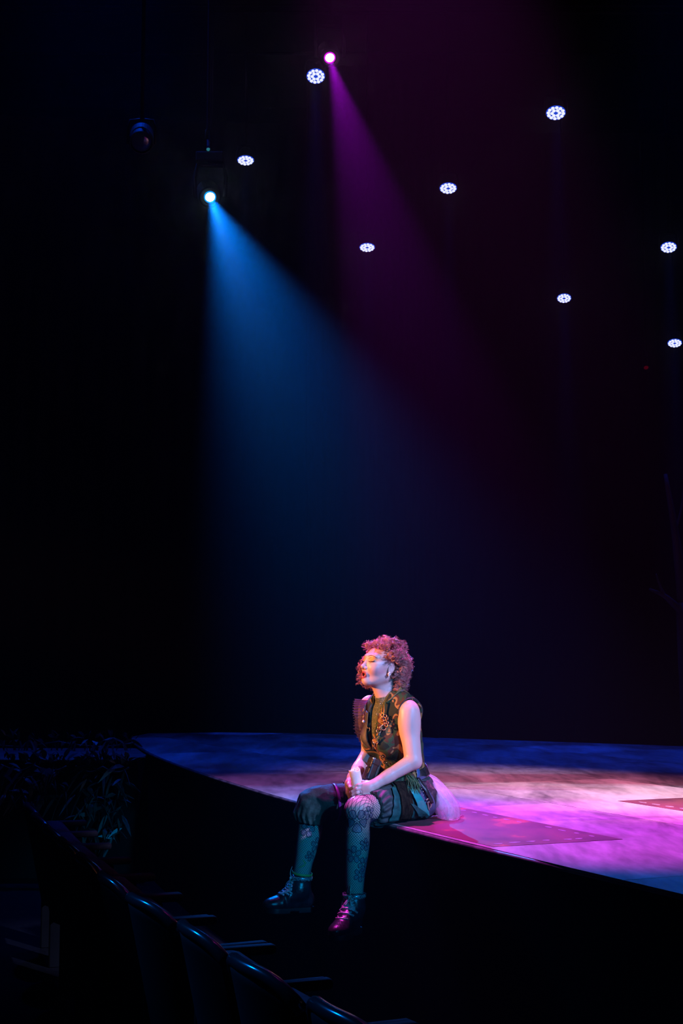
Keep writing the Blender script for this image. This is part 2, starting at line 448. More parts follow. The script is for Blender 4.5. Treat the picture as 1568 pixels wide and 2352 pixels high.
def moving_head(px, py, Y, target, color, power, angle, blend, m_core, m_halo, rc, label, radius, core=None):
    c = at(px, py, Y)
    root = empty('moving_head_spotlight', c); tag(root, label, 'stage light')
    d = (Vector(target)-c).normalized(); R = aim(d)
    obj('lamp_head', lathe([(0, .30), (.07, .30), (.11, .22), (.12, .08), (.115, .0), (.10, -.02), (.085, -.02), (.085, .0), (0, .0)], 28), M_metal, root, smooth=False, rot=R)
    obj('lens_halo', lathe([(rc, -.004), (rc*1.28, -.004), (rc*1.28, -.012), (rc, -.012)], 28), m_halo, root, rot=R)  # glowing ring imitates the halo around the lens
    obj('lens', lathe([(0, -.030), (rc*.5, -.027), (rc*.85, -.018), (rc, -.006), (rc, -.002), (0, -.002)], 28), m_core, root, rot=R)
    obj('lamp_base', rbox((-.14, -.11, .34), (.14, .11, .44), .012), M_metal, root)
    tube('yoke', [(-.15, 0, 0), (-.16, 0, .2), (-.13, 0, .34), (.13, 0, .34), (.16, 0, .2), (.15, 0, 0)], .022, M_metal, root, n=6)
    bm = bmesh.new(); add_lathe(bm, [(0, .44), (.02, .44), (.02, 9.9-c.z), (0, 9.9-c.z)], 10); obj('drop_pipe', bm, M_metal, root)
    spot('spot_beam', c + d*.05, target, color, power, angle, blend, radius)
    if core: spot('spot_beam_core', c + d*.05, core[0], core[1], core[2], core[3], 1.0, radius)
    return c
MAG_T = (1.02, 7.6, 1.0); BLU_T = (.57, 6.6, 1.0)
mg = moving_head(757, 132, 15.0, MAG_T, (.58, .0, 1.0), 2400, 12.0, .6, M_lensmag, M_lensmag2, .05, 'magenta moving-head spotlight at the top of the rig, beam slanting right', .03)
bl = moving_head(482, 452, 14.0, BLU_T, (.0, .17, 1.0), 6000, 17.5, .9, M_lensblue, M_lensblue2, .048, 'bright blue moving-head spotlight at the left of the rig', .03, ((.35, 6.6, 1.0), (.10, .42, 1.0), 1100, 8.5))
def unlit_head(px, py, Y, label, r, lens_m, dirv):
    c = at(px, py, Y); root = empty('unlit_spotlight', c); tag(root, label, 'stage light'); R = aim(dirv)
    obj('lamp_head', lathe([(0, .28), (r*.7, .28), (r*1.05, .2), (r*1.15, .0), (r*1.1, -.03), (r, -.03), (r, .0), (0, .0)], 28), M_metal, root, rot=R)
    obj('lens', lathe([(0, -.022), (r*.5, -.02), (r*.9, -.01), (r, -.002), (0, -.002)], 28), lens_m, root, smooth=True, rot=R)
    yoke(root, r*1.25); hang(root, 9.93-c.z)
    return c
u1 = unlit_head(325, 325, 12.0, 'unlit round spotlight with a dark blue lens, far left of the rig', .095, M_glass_dark, (.1, -.75, -.65))
u2 = unlit_head(478, 342, 13.5, 'unlit spotlight with a tiny teal gleam above the blue spotlight', .02, M_teal_gleam, (.1, -.8, -.6))
u3 = unlit_head(1483, 843, 17.0, 'unlit spotlight with a faint red glow near the right edge', .03, M_red_led, (-.1, -.8, -.6))
# battens: one black pipe per hanging line, at the top of the drop pipes
hung = list(zip(led_pos, ['the LED wash light beside the magenta spotlight', 'the high LED wash light on the right', 'the LED wash light near the blue spotlight', 'the upper middle LED wash light', 'the LED wash light seen through the magenta beam',
        'the upper right-edge LED wash light', 'the low right LED wash light', 'the lower right-edge LED wash light'])) + [(mg, 'the magenta spotlight'), (bl, 'the blue spotlight'), (u1, 'the unlit lamp far left'), (u2, 'the lamp with a teal gleam'), (u3, 'the lamp with a red glow')]
lines = {}
for p, what in hung: lines.setdefault(round(p.y, 2), []).append((p, what))
for y, ps in sorted(lines.items()):
    bm = bmesh.new(); add_lathe(bm, [(0, -11.9), (.024, -11.9), (.024, 13.9), (0, 13.9)], 12, Matrix.Translation((0, ps[0][0].y, 9.9)) @ Matrix.Rotation(PI/2, 4, 'Y'))
    bmesh.ops.recalc_face_normals(bm, faces=bm.faces)
    lab = 'black rig pipe carrying ' + (ps[0][1] if len(ps) == 1 else 'the row of four LED wash lights farthest upstage' if len(ps) > 3 else ps[0][1])
    tag(obj('rigging_batten', bm, M_metal), lab, 'pipe', 'black rigging battens above the stage')

# ------------------------------------------------------------------ seats of the front row, facing the stage
M_seat = noise_color(mat('seat_plush', (.06, .045, .06), .85, spec=.2), 60, [(.35, (.05, .035, .05)), (.65, (.09, .065, .09))], bump=.2)
M_seatshell = mat('seat_back_shell', (.010, .010, .012), .7, 0, .15)
M_arm = mat('armrest_wood', (.03, .025, .028), .7, 0, .15)
M_roll = mat('seat_top_trim', (.16, .17, .2), .17, .75, .6)
def seat_back_bm():
    """curved back: local +Y faces the stage; top corners rounded"""
    bm = bmesh.new(); nx, nz = 16, 12
    def P(u, v, front):
        x = (u-.5)*.52; w = 1-abs(2*u-1)**4
        z = .32 + v*(.54+.03*w) - .05*(v**3)*(abs(2*u-1)**3)
        y = .075*(2*u-1)**2 - .12*v + (.055*(1-.55*v**3) if front else 0)
        return (x, y, z)
    g = [[[bm.verts.new(P(i/nx, j/nz, f)) for j in range(nz+1)] for i in range(nx+1)] for f in (0, 1)]
    for f in (0, 1):
        for i in range(nx):
            for j in range(nz): bm.faces.new((g[f][i][j], g[f][i+1][j], g[f][i+1][j+1], g[f][i][j+1]))
    for i in range(nx):
        for j in (0, nz): bm.faces.new((g[0][i][j], g[0][i+1][j], g[1][i+1][j], g[1][i][j]))
    for j in range(nz):
        for i in (0, nx): bm.faces.new((g[0][i][j], g[0][i][j+1], g[1][i][j+1], g[1][i][j]))
    bmesh.ops.recalc_face_normals(bm, faces=bm.faces)
    return bm
def make_seat():
    r = empty('theatre_seat')
    b = obj('seat_back', seat_back_bm(), M_seatshell, r, smooth=True)
    # glossy piped top roll along the back
    u = np.linspace(0, 1, 18)
    top = [((a-.5)*.53, .075*(2*a-1)**2-.105, .862+.03*(1-abs(2*a-1)**4)-.05*abs(2*a-1)**3) for a in u]
    tube('top_roll', top, .021, M_roll, r, n=10)
    obj('seat_cushion', rbox((-.23, .02, .38), (.23, .15, .78), .05, 3), M_seat, r, smooth=True)     # folded up
    for s in (-1, 1):
        obj('armrest', rbox((s*.29-.026, .0, .735), (s*.29+.026, .29, .77), .014, 2), M_arm, r, smooth=True)
        obj('side_panel', rbox((s*.29-.015, .02, .0), (s*.29+.015, .20, .735), .006, 1), M_fascia, r)
    return r
row_px = [(675, 2285), (515, 2196), (388, 2110), (296, 2062), (222, 2005), (172, 1962), (132, 1928), (98, 1898), (72, 1868), (50, 1838)]
rp = [gp(x, y, .885) for x, y in row_px]
row = smooth_curve([(2*rp[0]-rp[1])] + rp, 400)
# walk the row at equal seat spacing, starting near the camera
seats_xy = []; acc = 0; last = row[0]; nxt = .30
for q in range(1, len(row)):
    seg = np.linalg.norm(row[q][:2]-row[q-1][:2]); acc += seg
    if acc >= nxt:
        tdir = row[q][:2]-row[max(0, q-4)][:2]; tdir /= np.linalg.norm(tdir)
        seats_xy.append((row[q][0], row[q][1], math.atan2(tdir[1], tdir[0]))); nxt += .60
words = ['nearest to the camera', 'second from the camera', 'third from the camera', 'fourth from the camera', 'fifth from the camera', 'sixth from the camera',
         'seventh from the camera', 'eighth from the camera', 'ninth from the camera', 'tenth from the camera', 'eleventh from the camera', 'twelfth from the camera']
proto = None
for i, (x, y, a) in enumerate(seats_xy[:11]):
    o = make_seat() if proto is None else copy_tree(proto)
    proto = proto or o
    # local +Y must face the stage: right of the walking direction
    o.location = (x + .10*math.sin(a), y - .10*math.cos(a), 0); o.rotation_euler = (0, 0, a + PI)
    tag(o, 'dark theatre seat in the front row facing the stage, ' + words[i], 'chair', 'theatre seats of the front row')

# ------------------------------------------------------------------ side platform with foliage, left
M_plat = noise_color(mat('side_platform_paint', (.12, .12, .13), .55), 6, [(.3, (.06, .06, .065)), (.7, (.2, .19, .2))])
pa, pb = gp(40, 1722, .97), gp(352, 1733, .97)
plat = obj('side_platform', rbox((-6.2, 11.75, 0), (-1.66, 13.2, .95), .015, 1), M_fascia)
obj('platform_top', rbox((-6.2, 11.74, .951), (-1.66, 13.2, .97), .006, 1), M_plat, plat)
tag(plat, 'low dark platform at the left end of the stage, edged with foliage', 'platform')
M_leaf = noise_color(mat('dark_leaf', (.03, .05, .04), .4, 0, .5), 14, [(.35, (.02, .035, .03)), (.65, (.06, .085, .07))])
def leaf_arrays(base, dirv, L, w):
    d = Vector(dirv).normalized(); s = d.cross(Vector((random.uniform(-1, 1), random.uniform(-1, 1), random.uniform(-1, 1)))).normalized(); nrm = d.cross(s)
    b = Vector(base)
    pts = []
    for t, ww in ((0, .1), (.3, .9), (.6, .8), (1, .02)):
        c = b + d*L*t + Vector((0, 0, -L*.35*t*t))
        pts += [c-s*w*ww, c+s*w*ww]
    pts2 = [p+nrm*.0015 for p in pts]
    V = [tuple(p) for p in pts+pts2]; F = []
    for i in range(3):
        a = i*2; F.append((a, a+1, a+3, a+2)); F.append((8+a, 8+a+2, 8+a+3, 8+a+1))
        F.append((a, a+2, a+10, a+8)); F.append((a+1, a+9, a+11, a+3))
    return V, F
def plant(x0, x1, y, z, hang_len, n, label, up=.18):
    parts = []
    for i in range(n):
        b = (random.uniform(x0, x1), y+random.uniform(-.12, .10), z+random.uniform(-.02, .03))
        if random.random() < .4:
            d = (random.uniform(-.6, .6), random.uniform(-.7, .3), random.uniform(.4, 1)); L = random.uniform(.06, up)
        else:
            b = (b[0], y-.10-random.uniform(0, .05), z-random.uniform(0, hang_len)); d = (random.uniform(-.7, .7), random.uniform(-.8, 0), random.uniform(-.9, .3)); L = random.uniform(.07, .2)
        parts.append(leaf_arrays(b, d, L, random.uniform(.008, .024)))
    stem = [(x0+(x1-x0)*t, y-.10+.04*math.sin(t*9), z-.02-.05*abs(math.sin(t*6))) for t in np.linspace(0, 1, 16)]
    root = empty('foliage_garland', ((x0+x1)/2, y, 0)); tag(root, label, 'plant', 'foliage along the side platform')
    me = mesh_from('leaves', parts); o = obj('leaves', me, M_leaf, root); o['kind'] = 'stuff'
    o.matrix_parent_inverse = Matrix.Translation((-(x0+x1)/2, -y, 0))
    s = tube('stem', stem, .008, M_leaf, root, n=5); s.matrix_parent_inverse = Matrix.Translation((-(x0+x1)/2, -y, 0))
plant(-2.12, -1.70, 11.60, .95, .62, 190, 'trailing leafy foliage at the corner where the platform meets the stage')
plant(-2.72, -2.2, 11.61, .96, .30, 130, 'leafy foliage along the middle of the left platform edge')
plant(-3.6, -2.82, 11.61, .97, .25, 170, 'leafy foliage at the far left end of the platform edge', .3)
plant(-3.3, -1.85, 13.0, 1.07, .02, 110, 'low row of foliage along the back of the left platform', .14)

# ------------------------------------------------------------------ bare set-piece tree at the right
M_bark = noise_color(mat('dark_bark', (.05, .045, .045), .85), 9, [(.3, (.02, .018, .02)), (.7, (.07, .06, .065))], stretch=(1, 1, .2), bump=.6)
tb = gp(1556, 1712); tree = empty('bare_tree_set_piece', (tb.x+.12, 13.15, STAGE_Z)); tag(tree, 'dark bare tree set piece at the right edge of the stage', 'tree')
def br(pts, r0, r1, name='branch'):
    c = smooth_curve(pts, 14); tube(name, c, np.linspace(r0, r1, 14), M_bark, tree, n=8)
# stage floor ends here, the tree stands on its own low foot behind the edge
br([(.05, 0, -.0), (.03, 0, .4), (0, 0, .9), (-.02, 0, 1.3)], .13, .075, 'trunk')
br([(-.02, 0, 1.25), (-.06, 0, 1.7), (-.10, 0, 2.05), (-.16, .02, 2.5)], .06, .018)
br([(-.02, 0, 1.2), (-.12, -.05, 1.28), (-.22, -.08, 1.36), (-.36, -.1, 1.42)], .045, .012)
br([(.0, 0, 1.15), (.12, .05, 1.4), (.2, .08, 1.8), (.3, .1, 2.2)], .05, .02)
br([(-.2, -.07, 1.34), (-.26, -.1, 1.44), (-.30, -.12, 1.56)], .018, .006)
br([(-.09, 0, 1.95), (-.02, .03, 2.15), (.02, .05, 2.4)], .02, .008)

# ================================================================== the seated person
# ---- a small signed-distance modeller: blended primitives -> one continuous surface
def V3(v): return np.array([v[0], v[1], v[2]], float)
def nrm(v): v = np.asarray(v, float); return v/np.linalg.norm(v)
class Prim:
    def __init__(s, fn, lo, hi, k=.012, op='u'): s.fn, s.lo, s.hi, s.k, s.op = fn, np.array(lo), np.array(hi), k, op
def rcone(a, b, ra, rb, k=.012, op='u', flat=None):
    a, b = V3(a), V3(b); ab = b-a; L2 = ab@ab; m = max(ra, rb)
    def fn(p):
        q = p-a
        if flat is not None:
            ax, f = flat; q = q + np.outer(q@ax, ax)*(1/f-1)
        t = np.clip(q@ab/L2, 0, 1)
        return (np.linalg.norm(q-t[:, None]*ab, axis=1)-(ra+(rb-ra)*t))*(min(1, flat[1]) if flat else 1)
    e = m*(max(1, flat[1]) if flat else 1)
    return Prim(fn, np.minimum(a, b)-e, np.maximum(a, b)+e, k, op)
def ell(c, axes, radii, k=.012, op='u'):
    c = V3(c); A = np.array([nrm(V3(x)) for x in axes]); r = np.array(radii, float)
    def fn(p):
        q = (p-c)@A.T
        k0 = np.linalg.norm(q/r, axis=1); k1 = np.linalg.norm(q/r**2, axis=1)+1e-9
        return k0*(k0-1)/k1
    m = (np.abs(A)*r[:, None]).sum(0)
    return Prim(fn, c-m, c+m, k, op)
def sph(c, r, k=.012, op='u'): return rcone(c, V3(c)+np.array([0, 0, 1e-4]), r, r, k, op)
def sdf_eval(prims, p, post=None, margin=.045):
    d = np.full(len(p), .2); plo, phi = p.min(0), p.max(0)
    for P in prims:
        ext = margin+P.k
        if np.any(P.lo-ext > phi) or np.any(P.hi+ext < plo): continue
        m = np.all((p > P.lo-ext) & (p < P.hi+ext), axis=1)
        if not m.any(): continue
        v = P.fn(p[m]); o = d[m]
        if P.op == 'u':
            h = np.clip(.5+.5*(o-v)/P.k, 0, 1); d[m] = o+(v-o)*h-P.k*h*(1-h)
        else:                                     # smooth subtraction
            h = np.clip(.5-.5*(o+v)/P.k, 0, 1); d[m] = o+(-v-o)*h+P.k*h*(1-h)
    if post is not None: d = post(p, d)
    return d
def sdf_mesh(name, f, lo, hi, h):
    """surface nets over the blocks that hold the surface"""
    B = 8; lo = np.array(lo, float)-2*h; n = np.ceil((np.array(hi)-lo)/(h*B)).astype(int)+1
    g = np.stack(np.meshgrid(*[np.arange(k) for k in n], indexing='ij'), -1).reshape(-1, 3)
    cen = lo+(g*B+B/2)*h
    keep = np.abs(f(cen)) < h*B*1.25
    g = g[keep]; c4 = g//3; g = g[np.lexsort((c4[:, 2], c4[:, 1], c4[:, 0]))]
    la = np.stack(np.meshgrid(*[np.arange(B+1)]*3, indexing='ij'), -1).reshape(-1, 3)
    Vv = np.empty((len(g), (B+1)**3), np.float32)
    for s in range(0, len(g), 27):
        pts = lo+((g[s:s+27, None]*B+la[None])*h).reshape(-1, 3)
        Vv[s:s+27] = f(pts).reshape(-1, (B+1)**3)
    Vv = Vv.reshape(-1, B+1, B+1, B+1); ins = Vv < 0
    cnt = np.zeros((len(g), B, B, B), np.int8)
    for dx in (0, 1):
        for dy in (0, 1):
            for dz in (0, 1): cnt += ins[:, dx:dx+B, dy:dy+B, dz:dz+B]
    bi, ci, cj, ck = np.nonzero((cnt > 0) & (cnt < 8))
    acc = np.zeros((len(bi), 3)); num = np.zeros(len(bi))
    cs = [(0,0,0), (1,0,0), (0,1,0), (1,1,0), (0,0,1), (1,0,1), (0,1,1), (1,1,1)]
    for a in range(8):
        for b in range(a+1, 8):
            A, Bc = np.array(cs[a]), np.array(cs[b])
            if np.abs(A-Bc).sum() != 1: continue
            va = Vv[bi, ci+A[0], cj+A[1], ck+A[2]]; vb = Vv[bi, ci+Bc[0], cj+Bc[1], ck+Bc[2]]
            m = (va < 0) != (vb < 0); t = np.where(m, va/(va-vb+1e-12), 0)
            acc += np.where(m[:, None], A+t[:, None]*(Bc-A), 0); num += m
    cell = g[bi]*B+np.stack([ci, cj, ck], 1)
    verts = lo+(cell+acc/num[:, None])*h
    dim = n*B+2; key = lambda c: (c[:, 0]+1)*dim[1]*dim[2]+(c[:, 1]+1)*dim[2]+(c[:, 2]+1)
    kk = key(cell); order = np.argsort(kk); ks = kk[order]
    quads = []
    for ax in range(3):
        sl0 = [slice(0, B)]*3; sl1 = list(sl0); sl1[ax] = slice(1, B+1)
        a = ins[:, sl0[0], sl0[1], sl0[2]]; b = ins[:, sl1[0], sl1[1], sl1[2]]
        e = np.nonzero(a != b); flip = a[e]
        p = g[e[0]]*B+np.stack(e[1:], 1)
        u, w = (ax+1) % 3, (ax+2) % 3
        q = []
        for du, dw in ((-1, -1), (0, -1), (0, 0), (-1, 0)):
            c = p.copy(); c[:, u] += du; c[:, w] += dw
            kq = key(c); i = np.minimum(np.searchsorted(ks, kq), len(ks)-1)
            q.append(np.where(ks[i] == kq, order[i], -1))
        q = np.stack(q, 1); ok = (q >= 0).all(1); q, fl = q[ok], flip[ok]
        q[~fl] = q[~fl][:, ::-1]
        quads.append(q)
    Q = np.concatenate(quads)
    me = bpy.data.meshes.new(name)
    me.vertices.add(len(verts)); me.vertices.foreach_set('co', verts.astype(np.float32).ravel())
    me.loops.add(Q.size); me.loops.foreach_set('vertex_index', Q.astype(np.int32).ravel())
    me.polygons.add(len(Q)); me.polygons.foreach_set('loop_start', np.arange(0, Q.size, 4, dtype=np.int32))
    me.polygons.foreach_set('use_smooth', np.ones(len(Q), bool))
    me.update(calc_edges=True); me.validate()
    return me, verts
def project(f, p, off=0.0, it=6):
    """move points onto the surface f = off"""
    p = np.array(p, float); e = 1e-3
    for _ in range(it):
        d = f(p); G = np.stack([f(p+np.eye(3)[i]*e)-f(p-np.eye(3)[i]*e) for i in range(3)], 1)
        l = np.linalg.norm(G, axis=1, keepdims=True)+1e-9
        p = p-(d-off)[:, None]*G/l*.9
    return p, G/l

# ---- pose (metres, world): she faces left, a little towards the house
PF = nrm([-.853, -.522, 0]); PL = nrm([.522, -.853, 0]); PU = np.array([0, 0, 1.])
A_ = lambda px, py, Y: V3(at(px, py, Y))
C = A_(930, 1824, 7.10); NB = A_(892, 1603, 7.03)
TU = nrm(NB-C); TF = nrm(PF-TU*(PF@TU)); TL = np.cross(TF, TU); TL = TL if TL@PL > 0 else -TL
def tor(f, l, u): return C+TF*f+TL*l+TU*u
TH = np.linalg.norm(NB-C)                                   # pelvis to neck root
shL = A_(936, 1636, 6.905); shR = A_(848, 1624, 7.17)
elL = A_(949, 1748, 6.86); wrL = A_(858, 1803, 6.80)
elR = A_(849, 1727, 7.14); wrR = A_(809, 1785, 6.93)
hipL = C+PL*.085+PF*.02-PU*.012; hipR = C-PL*.085+PF*.02-PU*.012
knL = A_(823, 1861, 6.72); knR = A_(718, 1848, 7.06)
anL = A_(812, 2082, 6.72); anR = A_(688, 2040, 7.09)
heL = A_(813, 2132, 6.745); toeL = A_(767, 2152, 6.535); heR = A_(705, 2084, 7.13); toeR = A_(612, 2088, 7.02)
HC = A_(876, 1531, 7.02)                                    # between the ears
hp = math.radians(11)
HF = nrm(PF*math.cos(hp)+PU*math.sin(hp)); HL = nrm(PL); HU = np.cross(HF, HL); HU = HU if HU[2] > 0 else -HU
def hd(f, l, u): return HC+HF*f+HL*l+HU*u

torso = [ell(tor(.0, 0, .02), (TF, TL, TU), (.115, .168, .115), .03),
         ell(tor(-.005, 0, .17), (TF, TL, TU), (.092, .125, .14), .05),
         ell(tor(.0, 0, .32), (TF, TL, TU), (.105, .142, .16), .05),
         rcone(tor(-.01, -.115, TH-.075), tor(-.01, .115, TH-.075), .06, .06, .04),
         ell(tor(.075, .062, .285), (TF, TL, TU), (.058, .058, .06), .03),
         ell(tor(.075, -.062, .285), (TF, TL, TU), (.058, .058, .06), .03),
         rcone(tor(-.02, 0, TH-.09), tor(-.01, 0, TH-.005), .085, .055, .04),
         rcone(tor(-.025, .02, TH-.005), tor(-.015, .135, TH-.055), .045, .045, .03), rcone(tor(-.025, -.02, TH-.005), tor(-.015, -.135, TH-.055), .045, .045, .03)]
skull = hd(-.02, 0, -.05)
neck = [rcone(tor(-.015, 0, TH-.05), skull, .052, .046, .02), rcone(tor(.02, 0, TH-.03), hd(.015, 0, -.065), .036, .036, .02)]
def arm(sh, el, wr, out):
    mid = sh*.45+el*.55; back = nrm(el-sh)
    return [rcone(sh, el, .050, .041, .015), ell(sh*.8+el*.2+V3(out)*.008, (nrm(el-sh), out, np.cross(nrm(el-sh), out)), (.10, .050, .052), .02),
            rcone(el, el*.3+wr*.7, .0395, .029, .010), rcone(el*.4+wr*.6, wr, .031, .0245, .01)]
arms = arm(shL, elL, wrL, PL) + arm(shR, elR, wrR, -PL)
def leg(hip, kn, an, fwd):
    ax = nrm(an-kn); bk = -nrm(V3(fwd)-ax*(V3(fwd)@ax))
    return [rcone(hip, kn, .086, .06, .02), ell(kn+PU*.004, (nrm(kn-hip), np.cross(nrm(kn-hip), PU), PU), (.064, .056, .058), .02),
            rcone(kn, an, .053, .034, .025), ell(kn*.66+an*.34+bk*.018, (ax, bk, np.cross(ax, bk)), (.13, .048, .049), .03),
            rcone(kn*.75+an*.25-bk*.006, an, .045, .033, .02)]
fwdL = nrm(V3(toeL-heL)*np.array([1, 1, 0])); fwdR = nrm(V3(toeR-heR)*np.array([1, 1, 0]))
legs = leg(hipL, knL, anL, fwdL) + leg(hipR, knR, anR, fwdR)
def foot(an, toe):
    d = nrm(toe-an); return [rcone(an, an*.35+toe*.65, .030, .018, .02)]
feet = foot(anL, toeL) + foot(anR, toeR)
head = [ell(hd(-.012, 0, .022), (HF, HL, HU), (.097, .076, .090), .02),
        ell(hd(.030, 0, -.018), (HF, HL, HU), (.062, .057, .078), .03),
        rcone(hd(.0, .046, -.055), hd(.064, .012, -.088), .020, .015, .02), rcone(hd(.0, -.046, -.055), hd(.064, -.012, -.088), .020, .015, .02),
        ell(hd(.076, 0, -.089), (HF, HL, HU), (.017, .020, .014), .014),
        ell(hd(.056, .033, -.022), (HF, HL, HU), (.028, .026, .024), .02), ell(hd(.056, -.033, -.022), (HF, HL, HU), (.028, .026, .024), .02),
        rcone(hd(.070, .040, .036), hd(.082, 0.006, .032), .011, .011, .014), rcone(hd(.070, -.040, .036), hd(.082, -.006, .032), .011, .011, .014),
        rcone(hd(.083, 0, -.045), hd(.082, 0, -.075), .016, .015, .016),
        sph(hd(.098, .033, .016), .0120, .010, 's'), sph(hd(.098, -.033, .016), .0120, .010, 's'),
        ell(hd(.0735, .0325, .015), (HF, HL, HU), (.0135, .0155, .0115), .004), ell(hd(.0735, -.0325, .015), (HF, HL, HU), (.0135, .0155, .0115), .004),
        rcone(hd(.086, 0, .018), hd(.107, 0, -.019), .0065, .0082, .010), sph(hd(.1075, 0, -.0215), .0090, .006),
        sph(hd(.097, .0105, -.026), .0075, .005), sph(hd(.097, -.0105, -.026), .0075, .005),
        sph(hd(.102, .0065, -.034), .0035, .003, 's'), sph(hd(.102, -.0065, -.034), .0035, .003, 's'),
        # open lips
        rcone(hd(.091, .0165, -.054), hd(.0990, .003, -.0470), .0040, .0050, .005), rcone(hd(.091, -.0165, -.054), hd(.0990, -.003, -.0470), .0040, .0050, .005),
        rcone(hd(.090, .0155, -.060), hd(.0950, .0, -.0708), .0040, .0060, .005), rcone(hd(.090, -.0155, -.060), hd(.0950, .0, -.0708), .0040, .0060, .005),
        ell(hd(.100, 0, -.0585), (HF, HL, HU), (.022, .0125, .0078), .003, 's')]
for s in (1, -1):
    ea = nrm(HU*.95-HF*.3)
    head += [ell(hd(-.010, s*.076, -.008), (ea, np.cross(ea, HL), HL), (.030, .0175, .0075), .005),
             ell(hd(-.007, s*.083, -.004), (ea, np.cross(ea, HL), HL), (.019, .0095, .006), .004, 's'),
             sph(hd(.0, s*.0765, -.030), .0075, .005)]
# hands close round the candle
cnA, cnB = A_(826, 1830, 6.842), A_(813.5, 1768, 6.822); cax = nrm(cnB-cnA); CR = .0265
def finger(pts, r0, r1, k=.0035):
    pr = []
    n = len(pts)-1
    for i in range(n):
        pr.append(rcone(pts[i], pts[i+1], r0+(r1-r0)*i/n, r0+(r1-r0)*(i+1)/n, k))
    return pr
handL = [rcone(wrL, A_(846, 1809, 6.795), .0235, .027, .012, flat=(nrm(np.cross(PU, PL)), 1.0)),
         rcone(A_(847, 1804, 6.792), A_(835, 1804, 6.79), .018, .0145, .012), rcone(A_(848, 1811, 6.79), A_(834, 1813, 6.786), .020, .0155, .012),
         rcone(A_(848, 1816, 6.795), A_(836, 1822, 6.79), .018, .014, .012)]
handL += finger([A_(835, 1801, 6.790), A_(823, 1803.5, 6.780), A_(812, 1808, 6.790), A_(806, 1810, 6.806)], .0092, .0068)
handL += finger([A_(833, 1808.5, 6.786), A_(819, 1812, 6.776), A_(809, 1818, 6.788), A_(804.5, 1821, 6.804)], .0094, .0068)
handL += finger([A_(833, 1816, 6.786), A_(820, 1821, 6.778), A_(810, 1826, 6.790), A_(806, 1828, 6.804)], .0092, .0066)
handL += finger([A_(835, 1823, 6.790), A_(824, 1829, 6.784), A_(815, 1833, 6.792), A_(809.5, 1835, 6.806)], .0082, .0060)
handL += finger([A_(849, 1803, 6.80), A_(842, 1797.5, 6.806), A_(833, 1797, 6.822), A_(826, 1798, 6.838)], .0125, .0075, .006)
handR = [rcone(wrR, A_(804, 1801, 6.905), .0225, .024, .012), rcone(A_(803, 1799, 6.90), A_(803, 1820, 6.882), .022, .020, .012),
         rcone(A_(806, 1803, 6.905), A_(808, 1822, 6.895), .018, .016, .012)]
handR += finger([A_(800.5, 1815, 6.872), A_(801.5, 1828, 6.852), A_(807, 1837, 6.836), A_(813, 1841, 6.826)], .0092, .0066)
handR += finger([A_(802, 1820, 6.880), A_(803, 1834, 6.864), A_(809, 1843, 6.848), A_(815, 1846, 6.838)], .0094, .0066)
handR += finger([A_(804, 1821, 6.892), A_(806, 1836, 6.880), A_(812, 1845, 6.864), A_(818, 1848, 6.852)], .0090, .0064)
handR += finger([A_(807, 1820, 6.902), A_(810, 1833, 6.895), A_(816, 1841, 6.882), A_(821, 1845, 6.870)], .0080, .0060)
handR += finger([A_(802, 1797, 6.885), A_(801, 1803, 6.858), A_(804, 1809, 6.836), A_(808, 1811.5, 6.822)], .0115, .0072, .006)

skin_prims = torso + neck + arms + legs + feet + head + handL + handR
def skin_f(p): return sdf_eval(skin_prims, p)
def bounds(pr): return np.min([q.lo for q in pr], 0), np.max([q.hi for q in pr], 0)

person = empty('person', (C[0], C[1], STAGE_Z))
tag(person, 'seated performer with curly red hair, camouflage vest and floral fishnets on the stage edge', 'person')
PINV = Matrix.Translation((-C[0], -C[1], -STAGE_Z))
def pobj(name, me, m, parent=None, smooth=True, label=None):
    o = obj(name, me, m, parent or person, smooth=False)
    if smooth and not isinstance(me, bmesh.types.BMesh): o.data.polygons.foreach_set('use_smooth', [True]*len(o.data.polygons))
    if parent is None: o.matrix_parent_inverse = PINV
    if label: o['label'] = label
    return o

# skin material: tint carried per vertex for lips and make-up
M_skin = mat('skin', (.8, .55, .45), .42, 0, .4, Subsurface_Weight=.12, Subsurface_Scale=.012)
M_skin.node_tree.nodes['Principled BSDF'].inputs['Subsurface Radius'].default_value = (1, .35, .2)
N, L_, b_ = nodes(M_skin); ca = N.new('ShaderNodeVertexColor'); ca.layer_name = 'tint'; L_.new(ca.outputs[0], b_.inputs['Base Color'])
SK_H = .0024
sk_me, sk_v = sdf_mesh('body', skin_f, *bounds(skin_prims), SK_H)
q = sk_v-HC; hf, hl, hu = q@HF, q@HL, q@HU
col = np.tile(np.array([.64, .42, .35]), (len(sk_v), 1))
def blend(mask, c): col[:] = col*(1-mask[:, None])+np.array(c)*mask[:, None]
def gauss(f0, l0, u0, sf, sl, su): return np.exp(-(((hf-f0)/sf)**2+((np.abs(hl)-l0)/sl)**2+((hu-u0)/su)**2))
near = np.linalg.norm(q, axis=1) < .16
blend(np.clip(gauss(.078, .034, .020, .03, .020, .012)*1.5, 0, 1)*near, (.78, .34, .06))       # orange eye shadow
blend(np.clip(gauss(.05, .062, .008, .03, .014, .007)*1.1, 0, 1)*near, (.80, .74, .72))         # pale highlighter on the cheekbone
blend(np.clip(gauss(.04, .055, -.03, .03, .016, .014)*.7, 0, 1)*near, (.62, .30, .34))          # blush
scalp = near & ((hu > .078-.25*np.maximum(0, .06-hf)) | (hf < -.02)) & (hu > -.05) & (np.linalg.norm(q-HF*(-.01), axis=1) < .125) & (np.abs(hl) < .08)
blend(scalp*1.0, (.16, .055, .03))
lip = (hf > .086) & (np.abs(hl) < .0205) & (hu < -.0405) & (hu > -.0785)
